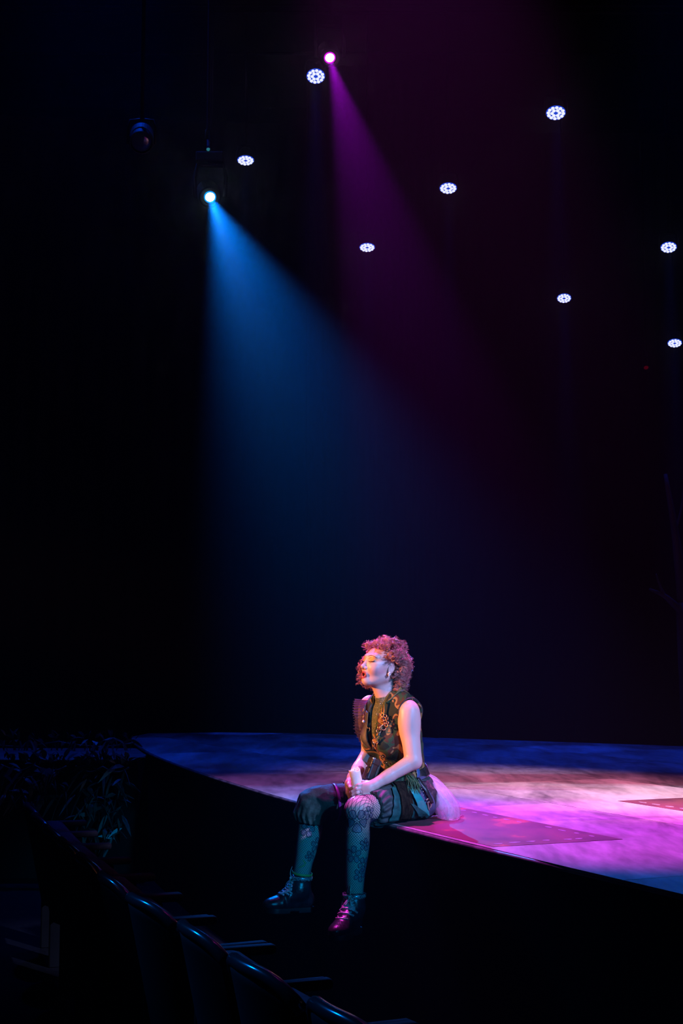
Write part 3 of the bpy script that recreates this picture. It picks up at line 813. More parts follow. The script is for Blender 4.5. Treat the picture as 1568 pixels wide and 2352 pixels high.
dl = np.clip(1.5-np.sqrt((hl/.019)**2+((hu+.0595)/.0185)**2)*1.5+.4, 0, 1)*lip
blend(np.clip(dl*2, 0, 1), (.42, .055, .05))
inside = lip & (hf < .0925) & (np.abs(hl) < .014) & (np.abs(hu+.0585) < .0085)
blend(inside*1.0, (.06, .008, .008))
blend(((np.abs(np.abs(hl)-.0065) < .0035) & (np.abs(hu+.034) < .004) & (hf > .094))*1.0, (.20, .07, .05))
blend(np.clip(gauss(.08, .033, .0085, .012, .014, .0025)*1.4, 0, 1)*near, (.06, .03, .02))      # closed lash line
ca_ = sk_me.color_attributes.new('tint', 'FLOAT_COLOR', 'POINT')
ca_.data.foreach_set('color', np.column_stack([col, np.ones(len(col))]).astype(np.float32).ravel())
body = pobj('body', sk_me, M_skin)

# ---- look-up helpers on the figure
CAMP = np.array([0, 0, CAM_Z])
def hit(px, py, f, off=0.0, start=6.2):
    d = nrm(V3(_ray(px, py))); t = start
    for _ in range(160):
        p = CAMP+d*t; v = f(p[None])[0]-off
        if v < 3e-4 or t > 7.8: break
        t += max(v*.7, 5e-4)
    p = p[None]; e = 1e-3
    g = np.array([f(p+np.eye(3)[i]*e)[0]-f(p-np.eye(3)[i]*e)[0] for i in range(3)])
    return p[0], nrm(g)
def march(p, d, f, off, it=40):
    """walk points along directions d until f = off"""
    p = np.array(p, float)
    for _ in range(it): p = p+d*((f(p)-off)*.7)[:, None]
    return p
def torso_f(p): return sdf_eval(torso, p, margin=.12)
def tcoord(p): q = p-C; return q@TF, q@TL, q@TU
def wob(p, s, a): return a*(np.sin(p[:, 0]*s+1.3*np.sin(p[:, 2]*s*.7))*np.sin(p[:, 1]*s*.9+2)*np.sin(p[:, 2]*s*1.1+1))

# ---- fabrics
GREEN, DKG, TAN, BROWN = (.030, .070, .030), (.014, .028, .018), (.30, .17, .055), (.07, .035, .02)
M_camo = noise_color(mat('camouflage_cloth', (.1, .1, .05), .8, spec=.2), 8.5, [(0, DKG), (.42, GREEN), (.50, BROWN), (.56, TAN), (.63, DKG)], const=True, detail=1.5, dist=1.2, bump=.15, bumpscale=160)
M_tan = noise_color(mat('tan_lining', (.3, .17, .05), .8, spec=.2), 10, [(.0, TAN), (.55, (.05, .08, .03)), (.66, (.33, .19, .06))], const=True, detail=1, bump=.15, bumpscale=160)
M_shirt = noise_color(mat('green_glitter_knit', (.1, .14, .07), .45, 0, .6), 260, [(.35, (.03, .05, .025)), (.6, (.12, .16, .07)), (.72, (.5, .48, .25))], detail=2, bump=.5)
M_leather = noise_color(mat('black_leather', (.02, .02, .02), .32, 0, .6), 60, [(.3, (.010, .010, .010)), (.7, (.024, .023, .022))], bump=.07)
M_brownleather = noise_color(mat('worn_brown_leather', (.05, .04, .03), .55, 0, .35), 40, [(.3, (.022, .024, .016)), (.7, (.06, .058, .038))], bump=.08)
M_velvet = noise_color(mat('dark_green_velvet', (.02, .06, .05), .75, spec=.3, Sheen_Weight=.05), 16, [(.3, (.004, .011, .008)), (.52, (.010, .028, .020)), (.7, (.018, .055, .040))], bump=.5, bumpscale=45)
M_grey = noise_color(mat('grey_green_satin', (.07, .09, .08), .55, spec=.3), 18, [(.3, (.025, .036, .034)), (.7, (.065, .08, .075))], bump=.4, bumpscale=30)
M_brass = noise_color(mat('copper_metal', (.8, .33, .15), .3, .9), 40, [(.3, (.55, .18, .08)), (.7, (.9, .42, .2))])
M_silver = mat('silver_metal', (.75, .76, .8), .2, 1)
M_pearl = mat('pearl', (.85, .78, .66), .25, 0, .6)
M_ink = mat('black_cord', (.012, .012, .014), .6)
M_lash = mat('lash_black', (.01, .006, .005), .6)

# ---- shirt with mock neck
nkA, nkB = tor(-.012, 0, TH-.045), skull
def shirt_f(p):
    d = torso_f(p)-.005
    nb = neck_f(p)-.006
    f_, l_, u_ = tcoord(p)
    nb = np.maximum(nb, u_-(TH+.022+.10*(-f_)))                     # collar rim, higher at the back
    d = np.minimum(d, nb); d = np.maximum(d, .10-u_)
    for s, sh in ((1, shL), (-1, shR)):
        c = np.linalg.norm(p-(sh+PL*s*.028), axis=1)-.068; d = np.maximum(d, -c)
    return d
def neck_f(p): return sdf_eval(neck, p, margin=.12)
tlo, thi = bounds(torso+neck)
pobj('shirt', sdf_mesh('shirt', shirt_f, tlo-.02, thi+.02, .0035)[0], M_shirt, label='dark green glittery mock-neck shirt under the vest')

# ---- vest
def vest_f(p):
    d = torso_f(p)-.015-wob(p, 55, .003)
    f_, l_, u_ = tcoord(p)
    w = np.interp(u_, [.13, .25, .29, .34, .42, .52], [-.01, -.006, .012, .032, .044, .05])
    lc = np.interp(u_, [.15, .5], [-.004, .0])
    cut = np.maximum(.02-f_, np.abs(l_-lc)-w)
    d = np.maximum(d, -cut)
    d = np.maximum(d, -(neck_f(p)-.022))
    d = np.maximum(d, (.125+.03*np.clip(f_/.1, -1, 1)*0)-u_)
    for s, sh in ((1, shL), (-1, shR)):
        a = sh+PL*s*.040; b = a-PU*.07
        q = p-a; t = np.clip(q@(b-a)/((b-a)@(b-a)), 0, 1); c = np.linalg.norm(q-t[:, None]*(b-a), axis=1)-.068
        d = np.maximum(d, -c)
    return d
vest = pobj('vest', sdf_mesh('vest', vest_f, tlo-.03, thi+.03, .0035)[0], M_camo, label='sleeveless camouflage vest')
def vest_s(p): return torso_f(p)-.015                                # vest surface without its openings

def fpt(l, u, off):                                                  # front of the torso at lateral l, height u
    l, u = np.broadcast_arrays(np.asarray(l, float), np.asarray(u, float))
    p = C+TF*.24+l.reshape(-1, 1)*TL+u.reshape(-1, 1)*TU
    return march(p, np.tile(-TF, (len(p), 1)), torso_f, off)
def grid_patch(name, P, n, m, m_, parent, thick=.003, outw=None, label=None):
    """closed sheet from an n x m array of points; thickness towards outw"""
    P = P.reshape(n, m, 3)
    du = np.gradient(P, axis=0); dv = np.gradient(P, axis=1); N_ = np.cross(du, dv); N_ /= np.linalg.norm(N_, axis=2, keepdims=True)+1e-9
    if outw is not None and (N_*outw).sum() < 0: N_ = -N_
    V = np.concatenate([P.reshape(-1, 3), (P+N_*thick).reshape(-1, 3)]); o = n*m; F = []
    for i in range(n-1):
        for j in range(m-1):
            a = i*m+j; F.append((a, a+1, a+m+1, a+m)); F.append((o+a, o+a+m, o+a+m+1, o+a+1))
    for i in range(n-1):
        for j in (0, m-1): a = i*m+j; F.append((a, a+m, o+a+m, o+a))
    for j in range(m-1):
        for i in (0, n-1): a = i*m+j; F.append((a, o+a, o+a+1, a+1))
    me = mesh_from(name, [(V, F)])
    bm = bmesh.new(); bm.from_mesh(me); bmesh.ops.recalc_face_normals(bm, faces=bm.faces); bm.to_mesh(me); bm.free()
    return pobj(name, me, m_, parent, label=label)
def ptube(name, pts, r, m_, parent=None, n=6, closed=False, label=None):
    return pobj(name, mesh_from(name, [tube_arrays(pts, r, n, closed)]), m_, parent, label=label)

# lapels: hers on the near side in camouflage, the far one worn leather with pins
us = np.linspace(.262, TH-.05, 26)
def lapel(side, m_, w_in, w_out, label):
    P = []
    for u in us:
        li = np.interp(u, [.26, .30, .36, .45], w_in); lo_ = np.interp(u, [.26, .295, .335, .39, .45], w_out)
        P.append(fpt(side*np.linspace(li, lo_, 9), np.full(9, u), .020+.005*np.sin(np.linspace(.2, 1, 9)*PI)))
    P = np.array(P); o = grid_patch('lapel', P, 26, 9, m_, vest, .003, TF, label)
    ptube('piping', P[:, -1]+TF*.002, .0017, M_piping, o)
    return P
M_piping = mat('pale_piping', (.30, .33, .30), .5)
lapel(1, M_camo, [.003, .018, .036, .050], [.012, .050, .075, .080, .072], 'camouflage lapel with pale piped edge')
PR = lapel(-1, M_brownleather, [.003, .020, .038, .048], [.014, .060, .105, .112, .085], 'worn dark leather lapel')
# stand collar
def collar_pts():
    rows = []
    for v in np.linspace(0, 1, 7):
        ring = []
        for a in np.linspace(-138, 138, 40):
            r = math.radians(a); back = math.cos(r); side = math.sin(r)
            R = .066+.018*v*(1 if abs(a) < 90 else 1+1.0*(abs(a)-90)/48)
            h = -.030-.030*max(0, (abs(a)-75)/63)+(.088-.020*max(0, (abs(a)-80)/58))*v + .012*back
            ring.append(tor(-.012-R*1.0*back, R*1.02*side, TH+h))
        rows.append(ring)
    return np.array(rows)
cp = collar_pts(); col_o = grid_patch('collar', cp, 7, 40, M_tan, vest, .003, None, 'upturned tan and green collar')
# armhole binding
for s, sh in ((1, shL), (-1, shR)):
    a0 = sh+PL*s*.012
    ring = []
    for t in np.linspace(0, 2*PI, 44, endpoint=False):
        dr = PF*math.cos(t)*.072+PU*(math.sin(t)*.072-.012*(math.sin(t) < 0)*0)
        ring.append(a0+dr+(-PU*.045 if math.sin(t) < 0 else 0))
    ring = np.array(ring)
    ring = project(vest_f, ring, .001, 8)[0]
    ptube('armhole_binding', ring, .003, M_ink, vest, closed=True)
# shoulder bead trim
bead = mesh_from('bead', [tube_arrays([(0, 0, -.0022), (0, 0, -.0012), (0, 0, .0012), (0, 0, .0022)], [.0008, .0022, .0022, .0008], 6)])
bead.materials.append(M_silver)
bc = smooth_curve([A_(916, 1596, 6.97), A_(926, 1598, 6.955), A_(936, 1602, 6.95), A_(946, 1611, 6.96), A_(955, 1626, 6.97), A_(961, 1640, 6.985), A_(963, 1656, 6.99), A_(963, 1672, 6.99)], 34)
bc = project(vest_f, bc, .002, 8)[0]
for i, p in enumerate(bc):
    o = bpy.data.objects.new('bead', bead); COL.objects.link(o); o.parent = vest; o.location = p
# pins on the far lapel
def ring_at(px, py, R, r, m_, name, parent, f=None, off=.024, tilt=None, sx=1.0):
    p, n_ = hit(px, py, f or torso_f, off)
    a = nrm(np.cross(n_, PU)); b = np.cross(n_, a)
    if tilt is not None: a, b = nrm(a*math.cos(tilt)+n_*math.sin(tilt)), b
    pts = [p+a*R*sx*math.cos(t)+b*R*math.sin(t) for t in np.linspace(0, 2*PI, 20, endpoint=False)]
    return ptube(name, pts, r, m_, parent, 6, True)
def ball_at(px, py, R, m_, name, parent, f=None, off=.026):
    p, n_ = hit(px, py, f or torso_f, off)
    bm = bmesh.new(); bmesh.ops.create_uvsphere(bm, u_segments=12, v_segments=8, radius=R); bmesh.ops.translate(bm, verts=bm.verts, vec=p)
    for fa in bm.faces: fa.smooth = True
    return pobj(name, bm, m_, parent)
M_oldbrass = mat('old_brass', (.42, .30, .16), .35, .8)
ring_at(834, 1631.5, .0075, .0017, M_oldbrass, 'ring_pin', vest, off=.034)
ring_at(834.5, 1645.5, .0105, .0015, M_oldbrass, 'round_pin', vest, off=.034)
ball_at(834.5, 1657, .0068, M_pearl, 'pearl_button', vest, off=.034)
ch = [hit(x, y, torso_f, .034)[0] for x, y in ((838, 1661), (842, 1668), (845, 1673), (848, 1671), (849, 1677), (846, 1680))]
ptube('pin_chain', smooth_curve(ch, 24), .0010, M_oldbrass, vest)
# copper ornament hanging on the near lapel: strap, cluster of rings, two loops
for (x0, y0), (x1, y1), w in (((884, 1612), (881, 1642), .006), ((880, 1662), (866, 1690), .0075), ((872, 1690), (863, 1706), .005)):
    pts = np.array([hit(x0+(x1-x0)*t, y0+(y1-y0)*t, torso_f, .030)[0] for t in np.linspace(0, 1, 8)])
    sd = nrm(np.cross(pts[-1]-pts[0], TF))
    P = np.stack([pts-sd*w, pts, pts+sd*w], 1); grid_patch('ornament_strap', P, 8, 3, M_copstrap if False else M_tan, vest, .002, TF)
orn = [(878, 1642, .0085), (884, 1645, .008), (876, 1648, .0075), (882, 1651, .0085), (888, 1650, .006), (879, 1656, .008), (885, 1658, .008), (889, 1660, .006), (881, 1662, .007), (887, 1666, .0075)]
for i, (x, y, R) in enumerate(orn): ring_at(x, y, R, .0021, M_brass, 'copper_ring', vest, off=.036, tilt=.5*math.sin(i*2.1))
ring_at(880, 1671, .0125, .0026, M_brass, 'copper_loop', vest, off=.036, tilt=.9)
ring_at(870, 1671, .0125, .0028, M_brass, 'copper_loop', vest, off=.040, tilt=-.6, sx=1.2)
ring_at(869, 1679, .010, .0024, M_brass, 'copper_loop', vest, off=.036, tilt=.7)
ring_at(861.5, 1702, .0125, .0022, M_brass, 'copper_loop', vest, off=.030, tilt=.9)
ring_at(865, 1706, .006, .002, M_brass, 'copper_loop', vest, off=.028, tilt=.3)
for x, y in ((873, 1616), (865, 1640), (870, 1655), (862, 1662), (868, 1648)): ball_at(x, y, .0022, M_pearl, 'sequin', vest, off=.008)
# clasp glints and belt studs at the waist
for i, (x, y) in enumerate(((874, 1736), (879, 1738), (876, 1746), (880, 1750), (888, 1752), (884, 1757))): ball_at(x, y, .0034, M_silver if i in (0, 4) else M_brass, 'stud', vest, off=.022)

# ---- belt
th = np.linspace(0, 2*PI, 60, endpoint=False)
def waist_ring(u, off):
    d = np.stack([TF*math.cos(t)+TL*math.sin(t) for t in th]); p = C+TU*u+d*.26
    return march(p, -d, torso_f, off)
bw = [waist_ring(u, .020) for u in np.linspace(.09, .135, 5)]
P = np.array(bw); P = np.concatenate([P, P[:, :1]], 1)
belt = grid_patch('belt', P, 5, 61, M_leather, person, .004, None); belt.matrix_parent_inverse = PINV; belt['label'] = 'black leather belt'

# ---- breeches: grey-green over the near thigh, dark velvet over the far one down to below the knee
def stage_solid(p): return np.maximum(p[:, 2]-(STAGE_Z+.003), -((p-np.array([.246, 6.763, 0]))@V3(NDIR)))
tl = nrm(knL-hipL); tr = nrm(knR-hipR)
hemL = knL-tl*.085; hemR = knR+nrm(anR-knR)*.085
brL = [ell(C+PL*.03+PU*.0, (PF, PL, PU), (.135, .16, .125), .03), rcone(hipL, hemL-tl*.05, .108, .098, .03), rcone(hemL-tl*.05, hemL, .098, .076, .012)]
brR = [ell(C-PL*.05, (PF, PL, PU), (.13, .15, .12), .03), rcone(hipR, knR, .098, .082, .03), rcone(knR-tr*.04, knR+nrm(anR-knR)*.055, .082, .080, .02), rcone(knR+nrm(anR-knR)*.05, hemR, .078, .060, .012)]
def gather(p, c, ax, a):                                             # gathered folds running towards a cuff
    q = p-c; x = nrm(np.cross(ax, PU)); y = np.cross(ax, x); t = q@ax
    return a*np.sin(np.arctan2(q@y, q@x)*17+3*np.sin(t*30))*np.exp(-(t/.07)**2)
def brL_f(p):
    d = sdf_eval(brL, p)-gather(p, hemL, tl, .0045)-wob(p, 60, .005)
    d = np.maximum(d, (p-hemL)@tl-.004); d = np.maximum(d, -stage_solid(p)); return np.maximum(d, (p-C)@TU-.12)
def brR_f(p):
    d = sdf_eval(brR, p)-gather(p, hemR, nrm(anR-knR), .0045)-wob(p, 48, .007)
    d = np.maximum(d, np.where((p-knR)@tr > -.08, (p-hemR)@nrm(anR-knR), -1)); d = np.maximum(d, -stage_solid(p)); return np.maximum(d, (p-C)@TU-.12)
pobj('breeches', sdf_mesh('breeches', brR_f, *[b+s for b, s in zip(bounds(brR), (-.02, .02))], .004)[0], M_velvet, label='dark green velvet breeches')
shl = pobj('thigh_cover', sdf_mesh('thigh_cover', brL_f, *[b+s for b, s in zip(bounds(brL), (-.02, .02))], .004)[0], M_grey, label='grey-green gathered breeches leg')
def ring_around(c, ax, R, wav, n=60, nw=16):
    x = nrm(np.cross(ax, PU)); y = np.cross(ax, x)
    return np.array([c+x*(R+wav*math.sin(nw*t))*math.cos(t)+y*(R+wav*math.sin(nw*t))*math.sin(t)+ax*wav*math.cos(nw*t) for t in np.linspace(0, 2*PI, n, endpoint=False)])
ptube('cuff', ring_around(hemL, tl, .074, .003), .006, M_velvet, shl, closed=True)
# purple strap and small buckle round the far thigh
sc_ = hipR*.28+knR*.72
stp = np.stack([ring_around(sc_+tr*o, tr, .0905, 0, 40) for o in (-.007, 0, .007)]); stp = np.concatenate([stp, stp[:, :1]], 1)
M_purple = noise_color(mat('purple_ribbon', (.16, .02, .22), .4, spec=.5), 30, [(.3, (.10, .012, .15)), (.7, (.22, .03, .30))])
ts = grid_patch('thigh_strap', stp, 3, 41, M_purple, person, .002); ts.matrix_parent_inverse = PINV
for x, y in ((789, 1797), (794.5, 1800)):
    p = A_(x, y, 7.03); bm = rbox(p-np.array([.0035, .0035, .007]), p+np.array([.0035, .0035, .007]), .0015, 1); o = pobj('buckle', bm, M_silver, ts)

# ---- skirt panels over the near hip, each its own cloth
def panel(name, quad, m_, bulge, wr, seed, label, n=22, m=14, hem=.0, layer=1):
    """quad: top-left, top-right, bottom-right, bottom-left as world points"""
    a, b, c, d = [np.array(q) for q in quad]; r_ = np.random.default_rng(seed); ph = r_.uniform(0, 6, 4)
    out = nrm(PL*.9+PF*.05+PU*.15); rows = []
    for i in range(n):
        t = i/(n-1); row = []
        for j in range(m):
            s = j/(m-1); p = (a*(1-s)+b*s)*(1-t)+(d*(1-s)+c*s)*t
            w = wr*t*(math.sin(s*9+ph[0])+.6*math.sin(s*17+ph[1]+t*3)+.5*math.sin(t*11+ph[2]+s*4))
            row.append(p+out*(bulge*math.sin(t*PI*.85)+w)+PU*hem*t*math.sin(s*13+ph[3]))
        rows.append(row)
    P = np.array(rows)
    fl_ = P.reshape(-1, 3); lift = .004+layer*.004
    for _ in range(12):                                              # lie on top of the breeches
        v_ = np.minimum(brL_f(fl_), brR_f(fl_)); fl_ = fl_+out*np.maximum(0, lift-v_)[:, None]
    P = fl_.reshape(P.shape); P[..., 2] = np.maximum(P[..., 2], STAGE_Z+.004)
    o = grid_patch(name, P, n, m, m_, person, .0025, out, label); o.matrix_parent_inverse = PINV; return o
G_ = lambda px, py: V3(gp(px, py, STAGE_Z+.004))
M_fur = noise_color(mat('dark_brown_fur', (.03, .02, .012), .95, spec=.1), 90, [(.3, (.006, .005, .004)), (.6, (.03, .02, .012)), (.8, (.06, .04, .02))], stretch=(1, 1, .2), bump=1.0)
M_teal = noise_color(mat('teal_satin', (.02, .36, .31), .3, 0, .6), 9, [(.35, (.012, .25, .22)), (.7, (.03, .45, .38))], bump=.2)
M_tealdk = noise_color(mat('dark_teal_velvet', (.01, .09, .08), .6, spec=.3), 22, [(.3, (.006, .05, .045)), (.7, (.015, .13, .11))], bump=.4)
M_denim = noise_color(mat('purple_denim', (.10, .07, .14), .7, spec=.2), 30, [(.3, (.06, .045, .09)), (.7, (.15, .10, .20))], stretch=(1, 1, .3), bump=.3)
M_plum = noise_color(mat('plum_brocade', (.10, .04, .06), .6, spec=.3), 50, [(.35, (.03, .015, .02)), (.6, (.10, .04, .06)), (.75, (.30, .12, .10))], bump=.4)
panel('skirt_panel', (A_(886, 1812, 6.845), A_(902, 1805, 6.86), G_(912, 1886), G_(874, 1890)), M_tealdk, .020, .004, 11, 'dark teal velvet skirt panel')
panel('skirt_panel', (A_(897, 1797, 6.86), A_(927, 1795, 6.89), G_(925, 1884), G_(896, 1887)), M_fur, .028, .005, 1, 'dark brown furry skirt panel', layer=3)
panel('skirt_panel', (A_(912, 1812, 6.86), A_(928, 1810, 6.88), G_(930, 1882), G_(908, 1885)), M_tealdk, .030, .006, 5, 'dark teal velvet skirt panel')
panel('skirt_panel', (A_(927, 1806, 6.875), A_(942, 1808, 6.895), G_(967, 1879), G_(930, 1880)), M_teal, .036, .007, 2, 'shiny teal satin skirt panel', hem=.004, layer=3)
panel('skirt_panel', (A_(926, 1848, 6.870), A_(940, 1850, 6.88), G_(960, 1878), G_(927, 1880)), M_tealdk, .032, .003, 8, 'dark green underside of the satin panel', layer=4)
panel('skirt_panel', (A_(936, 1796, 6.90), A_(962, 1798, 6.95), G_(986, 1876), G_(958, 1878)), M_denim, .030, .006, 3, 'dark purple denim skirt panel')
panel('skirt_panel', (A_(956, 1796, 6.945), A_(968, 1796, 7.0), G_(1001, 1872), G_(983, 1875)), M_plum, .022, .008, 4, 'plum brocade skirt panel')
panel('skirt_panel', (A_(950, 1756, 6.97), A_(980, 1757, 7.14), A_(978, 1778, 7.12), A_(954, 1796, 6.95)), M_denim, .012, .002, 6, 'denim waistband at the back')
panel('skirt_panel', (A_(896, 1772, 6.87), A_(952, 1766, 6.93), A_(955, 1806, 6.92), A_(892, 1812, 6.855)), M_camo, .020, .003, 7, 'camouflage hip panel')
# pale green fringe
M_fringe = noise_color(mat('green_fringe_yarn', (.16, .38, .12), .7), 30, [(.3, (.04, .10, .04)), (.7, (.15, .21, .07))])
parts = []
for i in range(70):
    s = random.random(); x0, y0 = 928+24*s, 1777+5*s+random.uniform(-2, 3); L = random.uniform(22, 44)
    p0 = A_(x0, y0, 6.875+.045*s); p1 = A_(x0+random.uniform(4, 18), y0+L, 6.835+.05*s)
    mid = (p0+p1)/2+PL*random.uniform(.008, .016)
    cc = smooth_curve([p0, mid, p1], 7)
    for _ in range(8): cc = cc+PL*np.maximum(0, .016+random.uniform(0, .006)-np.minimum(brL_f(cc), brR_f(cc)))[:, None]
    parts.append(tube_arrays(cc, [.0014]*6+[.0005], 4))
fo = pobj('fringe', mesh_from('fringe', parts), M_fringe, label='pale green yarn fringe at the hip'); fo['kind'] = 'stuff'
# straps with buckles
M_bluestrap = mat('blue_webbing', (.03, .10, .20), .45)
panel('hip_strap', (A_(953, 1763, 6.925), A_(960.5, 1763, 6.945), A_(961, 1786, 6.925), A_(955, 1788, 6.905)), M_bluestrap, .012, 0, 9, 'blue webbing strap', n=8, m=4, layer=5)
hs = panel('hip_strap', (A_(957, 1786, 6.895), A_(964, 1788, 6.905), A_(983, 1846, 6.955), A_(976, 1848, 6.945)), M_leather, .020, .001, 10, 'black studded strap', n=12, m=4, layer=6)
M_gem = mat('blue_glass', (.1, .45, .6), .12, .3, .8)
for x, y, r in ((960.5, 1791, .0052), (971, 1818, .0032), (972, 1826, .0032), (968, 1812, .0028)):
    p = hit(x, y, lambda q_: np.minimum(brL_f(q_), brR_f(q_)), .030)[0]; bm = bmesh.new(); bmesh.ops.create_uvsphere(bm, u_segments=10, v_segments=6, radius=r); bmesh.ops.translate(bm, verts=bm.verts, vec=p); pobj('stud', bm, M_gem if y < 1800 else M_silver, hs)
M_pinkbow = mat('dusty_pink_ribbon', (.55, .25, .20), .5)
for pts in (((978, 1838), (984, 1834), (988, 1838), (984, 1843)), ((984, 1840), (990, 1848), (987, 1856)), ((982, 1842), (983, 1852), (985, 1860))):
    ptube('ribbon', smooth_curve([hit(x, y, lambda q_: np.minimum(brL_f(q_), brR_f(q_)), .022)[0] for x, y in pts], 12), .0035, M_pinkbow)
# teal sash end lying over the lap
panel('sash', (A_(872, 1778, 6.86), A_(880, 1775, 6.87), A_(866, 1797, 6.815), A_(858, 1800, 6.81)), M_teal, .004, .001, 12, 'pale teal sash end', n=8, m=4)

# ---- white tulle bustle behind the hip
M_tulle = bpy.data.materials.new('white_tulle'); M_tulle.use_nodes = True
N, L_, b_ = nodes(M_tulle); ou = N['Material Output']
tr_ = N.new('ShaderNodeBsdfTransparent'); df = N.new('ShaderNodeBsdfDiffuse'); tl_ = N.new('ShaderNodeBsdfTranslucent'); m1 = N.new('ShaderNodeMixShader'); m2 = N.new('ShaderNodeMixShader')
df.inputs[0].default_value = (.85, .82, .88, 1); tl_.inputs[0].default_value = (.85, .82, .88, 1); m1.inputs[0].default_value = .45
tc = N.new('ShaderNodeTexCoord'); nz = N.new('ShaderNodeTexNoise'); nz.inputs['Scale'].default_value = 22; nz.inputs['Detail'].default_value = 3
mr = N.new('ShaderNodeMapRange'); mr.inputs['From Min'].default_value = .3; mr.inputs['From Max'].default_value = .7; mr.inputs['To Min'].default_value = .2; mr.inputs['To Max'].default_value = .5
L_.new(tc.outputs['Object'], nz.inputs['Vector']); L_.new(nz.outputs['Fac'], mr.inputs[0]); L_.new(mr.outputs[0], m2.inputs[0])
L_.new(df.outputs[0], m1.inputs[1]); L_.new(tl_.outputs[0], m1.inputs[2]); L_.new(tr_.outputs[0], m2.inputs[1]); L_.new(m1.outputs[0], m2.inputs[2]); L_.new(m2.outputs[0], ou.inputs[0])
e0 = smooth_curve([A_(966, 1780, 7.06), A_(975, 1806, 7.03), A_(988, 1838, 7.0), A_(998, 1860, 6.99), G_(1003, 1877)], 30)
e1 = smooth_curve([A_(970, 1776, 7.14), A_(1000, 1789, 7.20), A_(1028, 1816, 7.25), A_(1047, 1846, 7.26), G_(1056, 1872)], 30)
em = smooth_curve([A_(968, 1778, 7.08), A_(994, 1802, 7.02), A_(1022, 1832, 6.98), A_(1036, 1858, 6.97), G_(1036, 1884)], 30)
def tulle(seed, off, a_):
    ph = np.random.default_rng(seed).uniform(0, 6, 6); P = []
    for i in range(30):
        t = i/29; row = []
        for s in np.linspace(0, 1, 40):
            p = e0[i]*(1-s)*(1-2*s)+em[i]*4*s*(1-s)+e1[i]*s*(2*s-1)
            n_ = nrm(np.cross(e1[i]-e0[i], e0[min(29, i+1)]-e0[max(0, i-1)]))
            w = a_*t*(math.sin(s*14+ph[0]+2*t)+.7*math.sin(s*27+ph[1]-3*t)+.5*math.sin(t*9+s*6+ph[2]))
            row.append(p+n_*(w+off)+PU*(.006*t**3*math.sin(s*19+ph[3])))
        P.append(row)
    P = np.array(P); P[..., 2] = np.maximum(P[..., 2], STAGE_Z+.006+off*.1)
    return P
bst = None
for sd, off, a_ in ((1, 0, .008), (2, .012, .010), (3, -.014, .010)):
    P = tulle(sd, off, a_); F = [(i*40+j, i*40+j+1, (i+1)*40+j+1, (i+1)*40+j) for i in range(29) for j in range(39)]
    o = pobj('tulle_layer' if bst else 'tulle_bustle', mesh_from('tulle_layer', [(P.reshape(-1, 3), F)]), M_tulle, bst, label=None if bst else 'sheer white tulle bustle trailing on the stage')
    bst = bst or o
    ptube('tulle_hem', P[-1], .0012, M_tulle, bst, 4)

# ---- purple ruffle on the far shoulder
M_ruffle = bpy.data.materials.new('purple_tulle'); M_ruffle.use_nodes = True
N, L_, b_ = nodes(M_ruffle); ou = N['Material Output']; tr_ = N.new('ShaderNodeBsdfTransparent'); mx = N.new('ShaderNodeMixShader'); mx.inputs[0].default_value = .72
b_.inputs['Base Color'].default_value = (.020, .007, .055, 1); b_.inputs['Roughness'].default_value = .8
L_.new(tr_.outputs[0], mx.inputs[1]); L_.new(b_.outputs[0], mx.inputs[2]); L_.new(mx.outputs[0], ou.inputs[0])
rin = smooth_curve([A_(846, 1608, 7.12), A_(838, 1618, 7.10), A_(833, 1640, 7.08), A_(834, 1665, 7.08), A_(840, 1690, 7.10), A_(846, 1712, 7.13)], 90)
rou = smooth_curve([A_(813, 1607, 7.16), A_(811, 1622, 7.14), A_(811, 1640, 7.12), A_(814, 1656, 7.12), A_(813, 1676, 7.14), A_(826, 1706, 7.18)], 90)
def ruffle(sc, amp, nf, ph):
    P = []
    for i in range(90):
        u = i/89; row = []
        for v in np.linspace(0, 1, 8):
            p = rin[i]*(1-v*sc)+rou[i]*v*sc
            row.append(p+PL*(amp*v*math.sin(u*nf*2*PI+ph))+PU*(amp*.5*v*math.cos(u*nf*2*PI+ph*2)))
        P.append(row)
    return np.array(P)
rf = None
for sc, amp, nf, ph in ((1, .010, 15, 0), (.85, .014, 12, 2)):
    P = ruffle(sc, amp, nf, ph); F = [(i*8+j, i*8+j+1, (i+1)*8+j+1, (i+1)*8+j) for i in range(89) for j in range(7)]
    o = pobj('ruffle_layer' if rf else 'shoulder_ruffle', mesh_from('ruffle', [(P.reshape(-1, 3), F)]), M_ruffle, rf, label=None if rf else 'dark purple pleated tulle ruffle on the far shoulder')
    rf = rf or o
# lace fringe below the ruffle on the far upper arm
parts = []
for i in range(40):
    s = random.random(); p0 = A_(838+14*s, 1690+random.uniform(0, 10), 7.095); p1 = A_(840+16*s+random.uniform(-3, 3), 1712+random.uniform(0, 14), 7.075)
    parts.append(tube_arrays(smooth_curve([p0, (p0+p1)/2-PF*.002, p1], 5), .0006, 3))
fo = pobj('lace_fringe', mesh_from('lace_fringe', parts), M_ruffle); fo['kind'] = 'stuff'

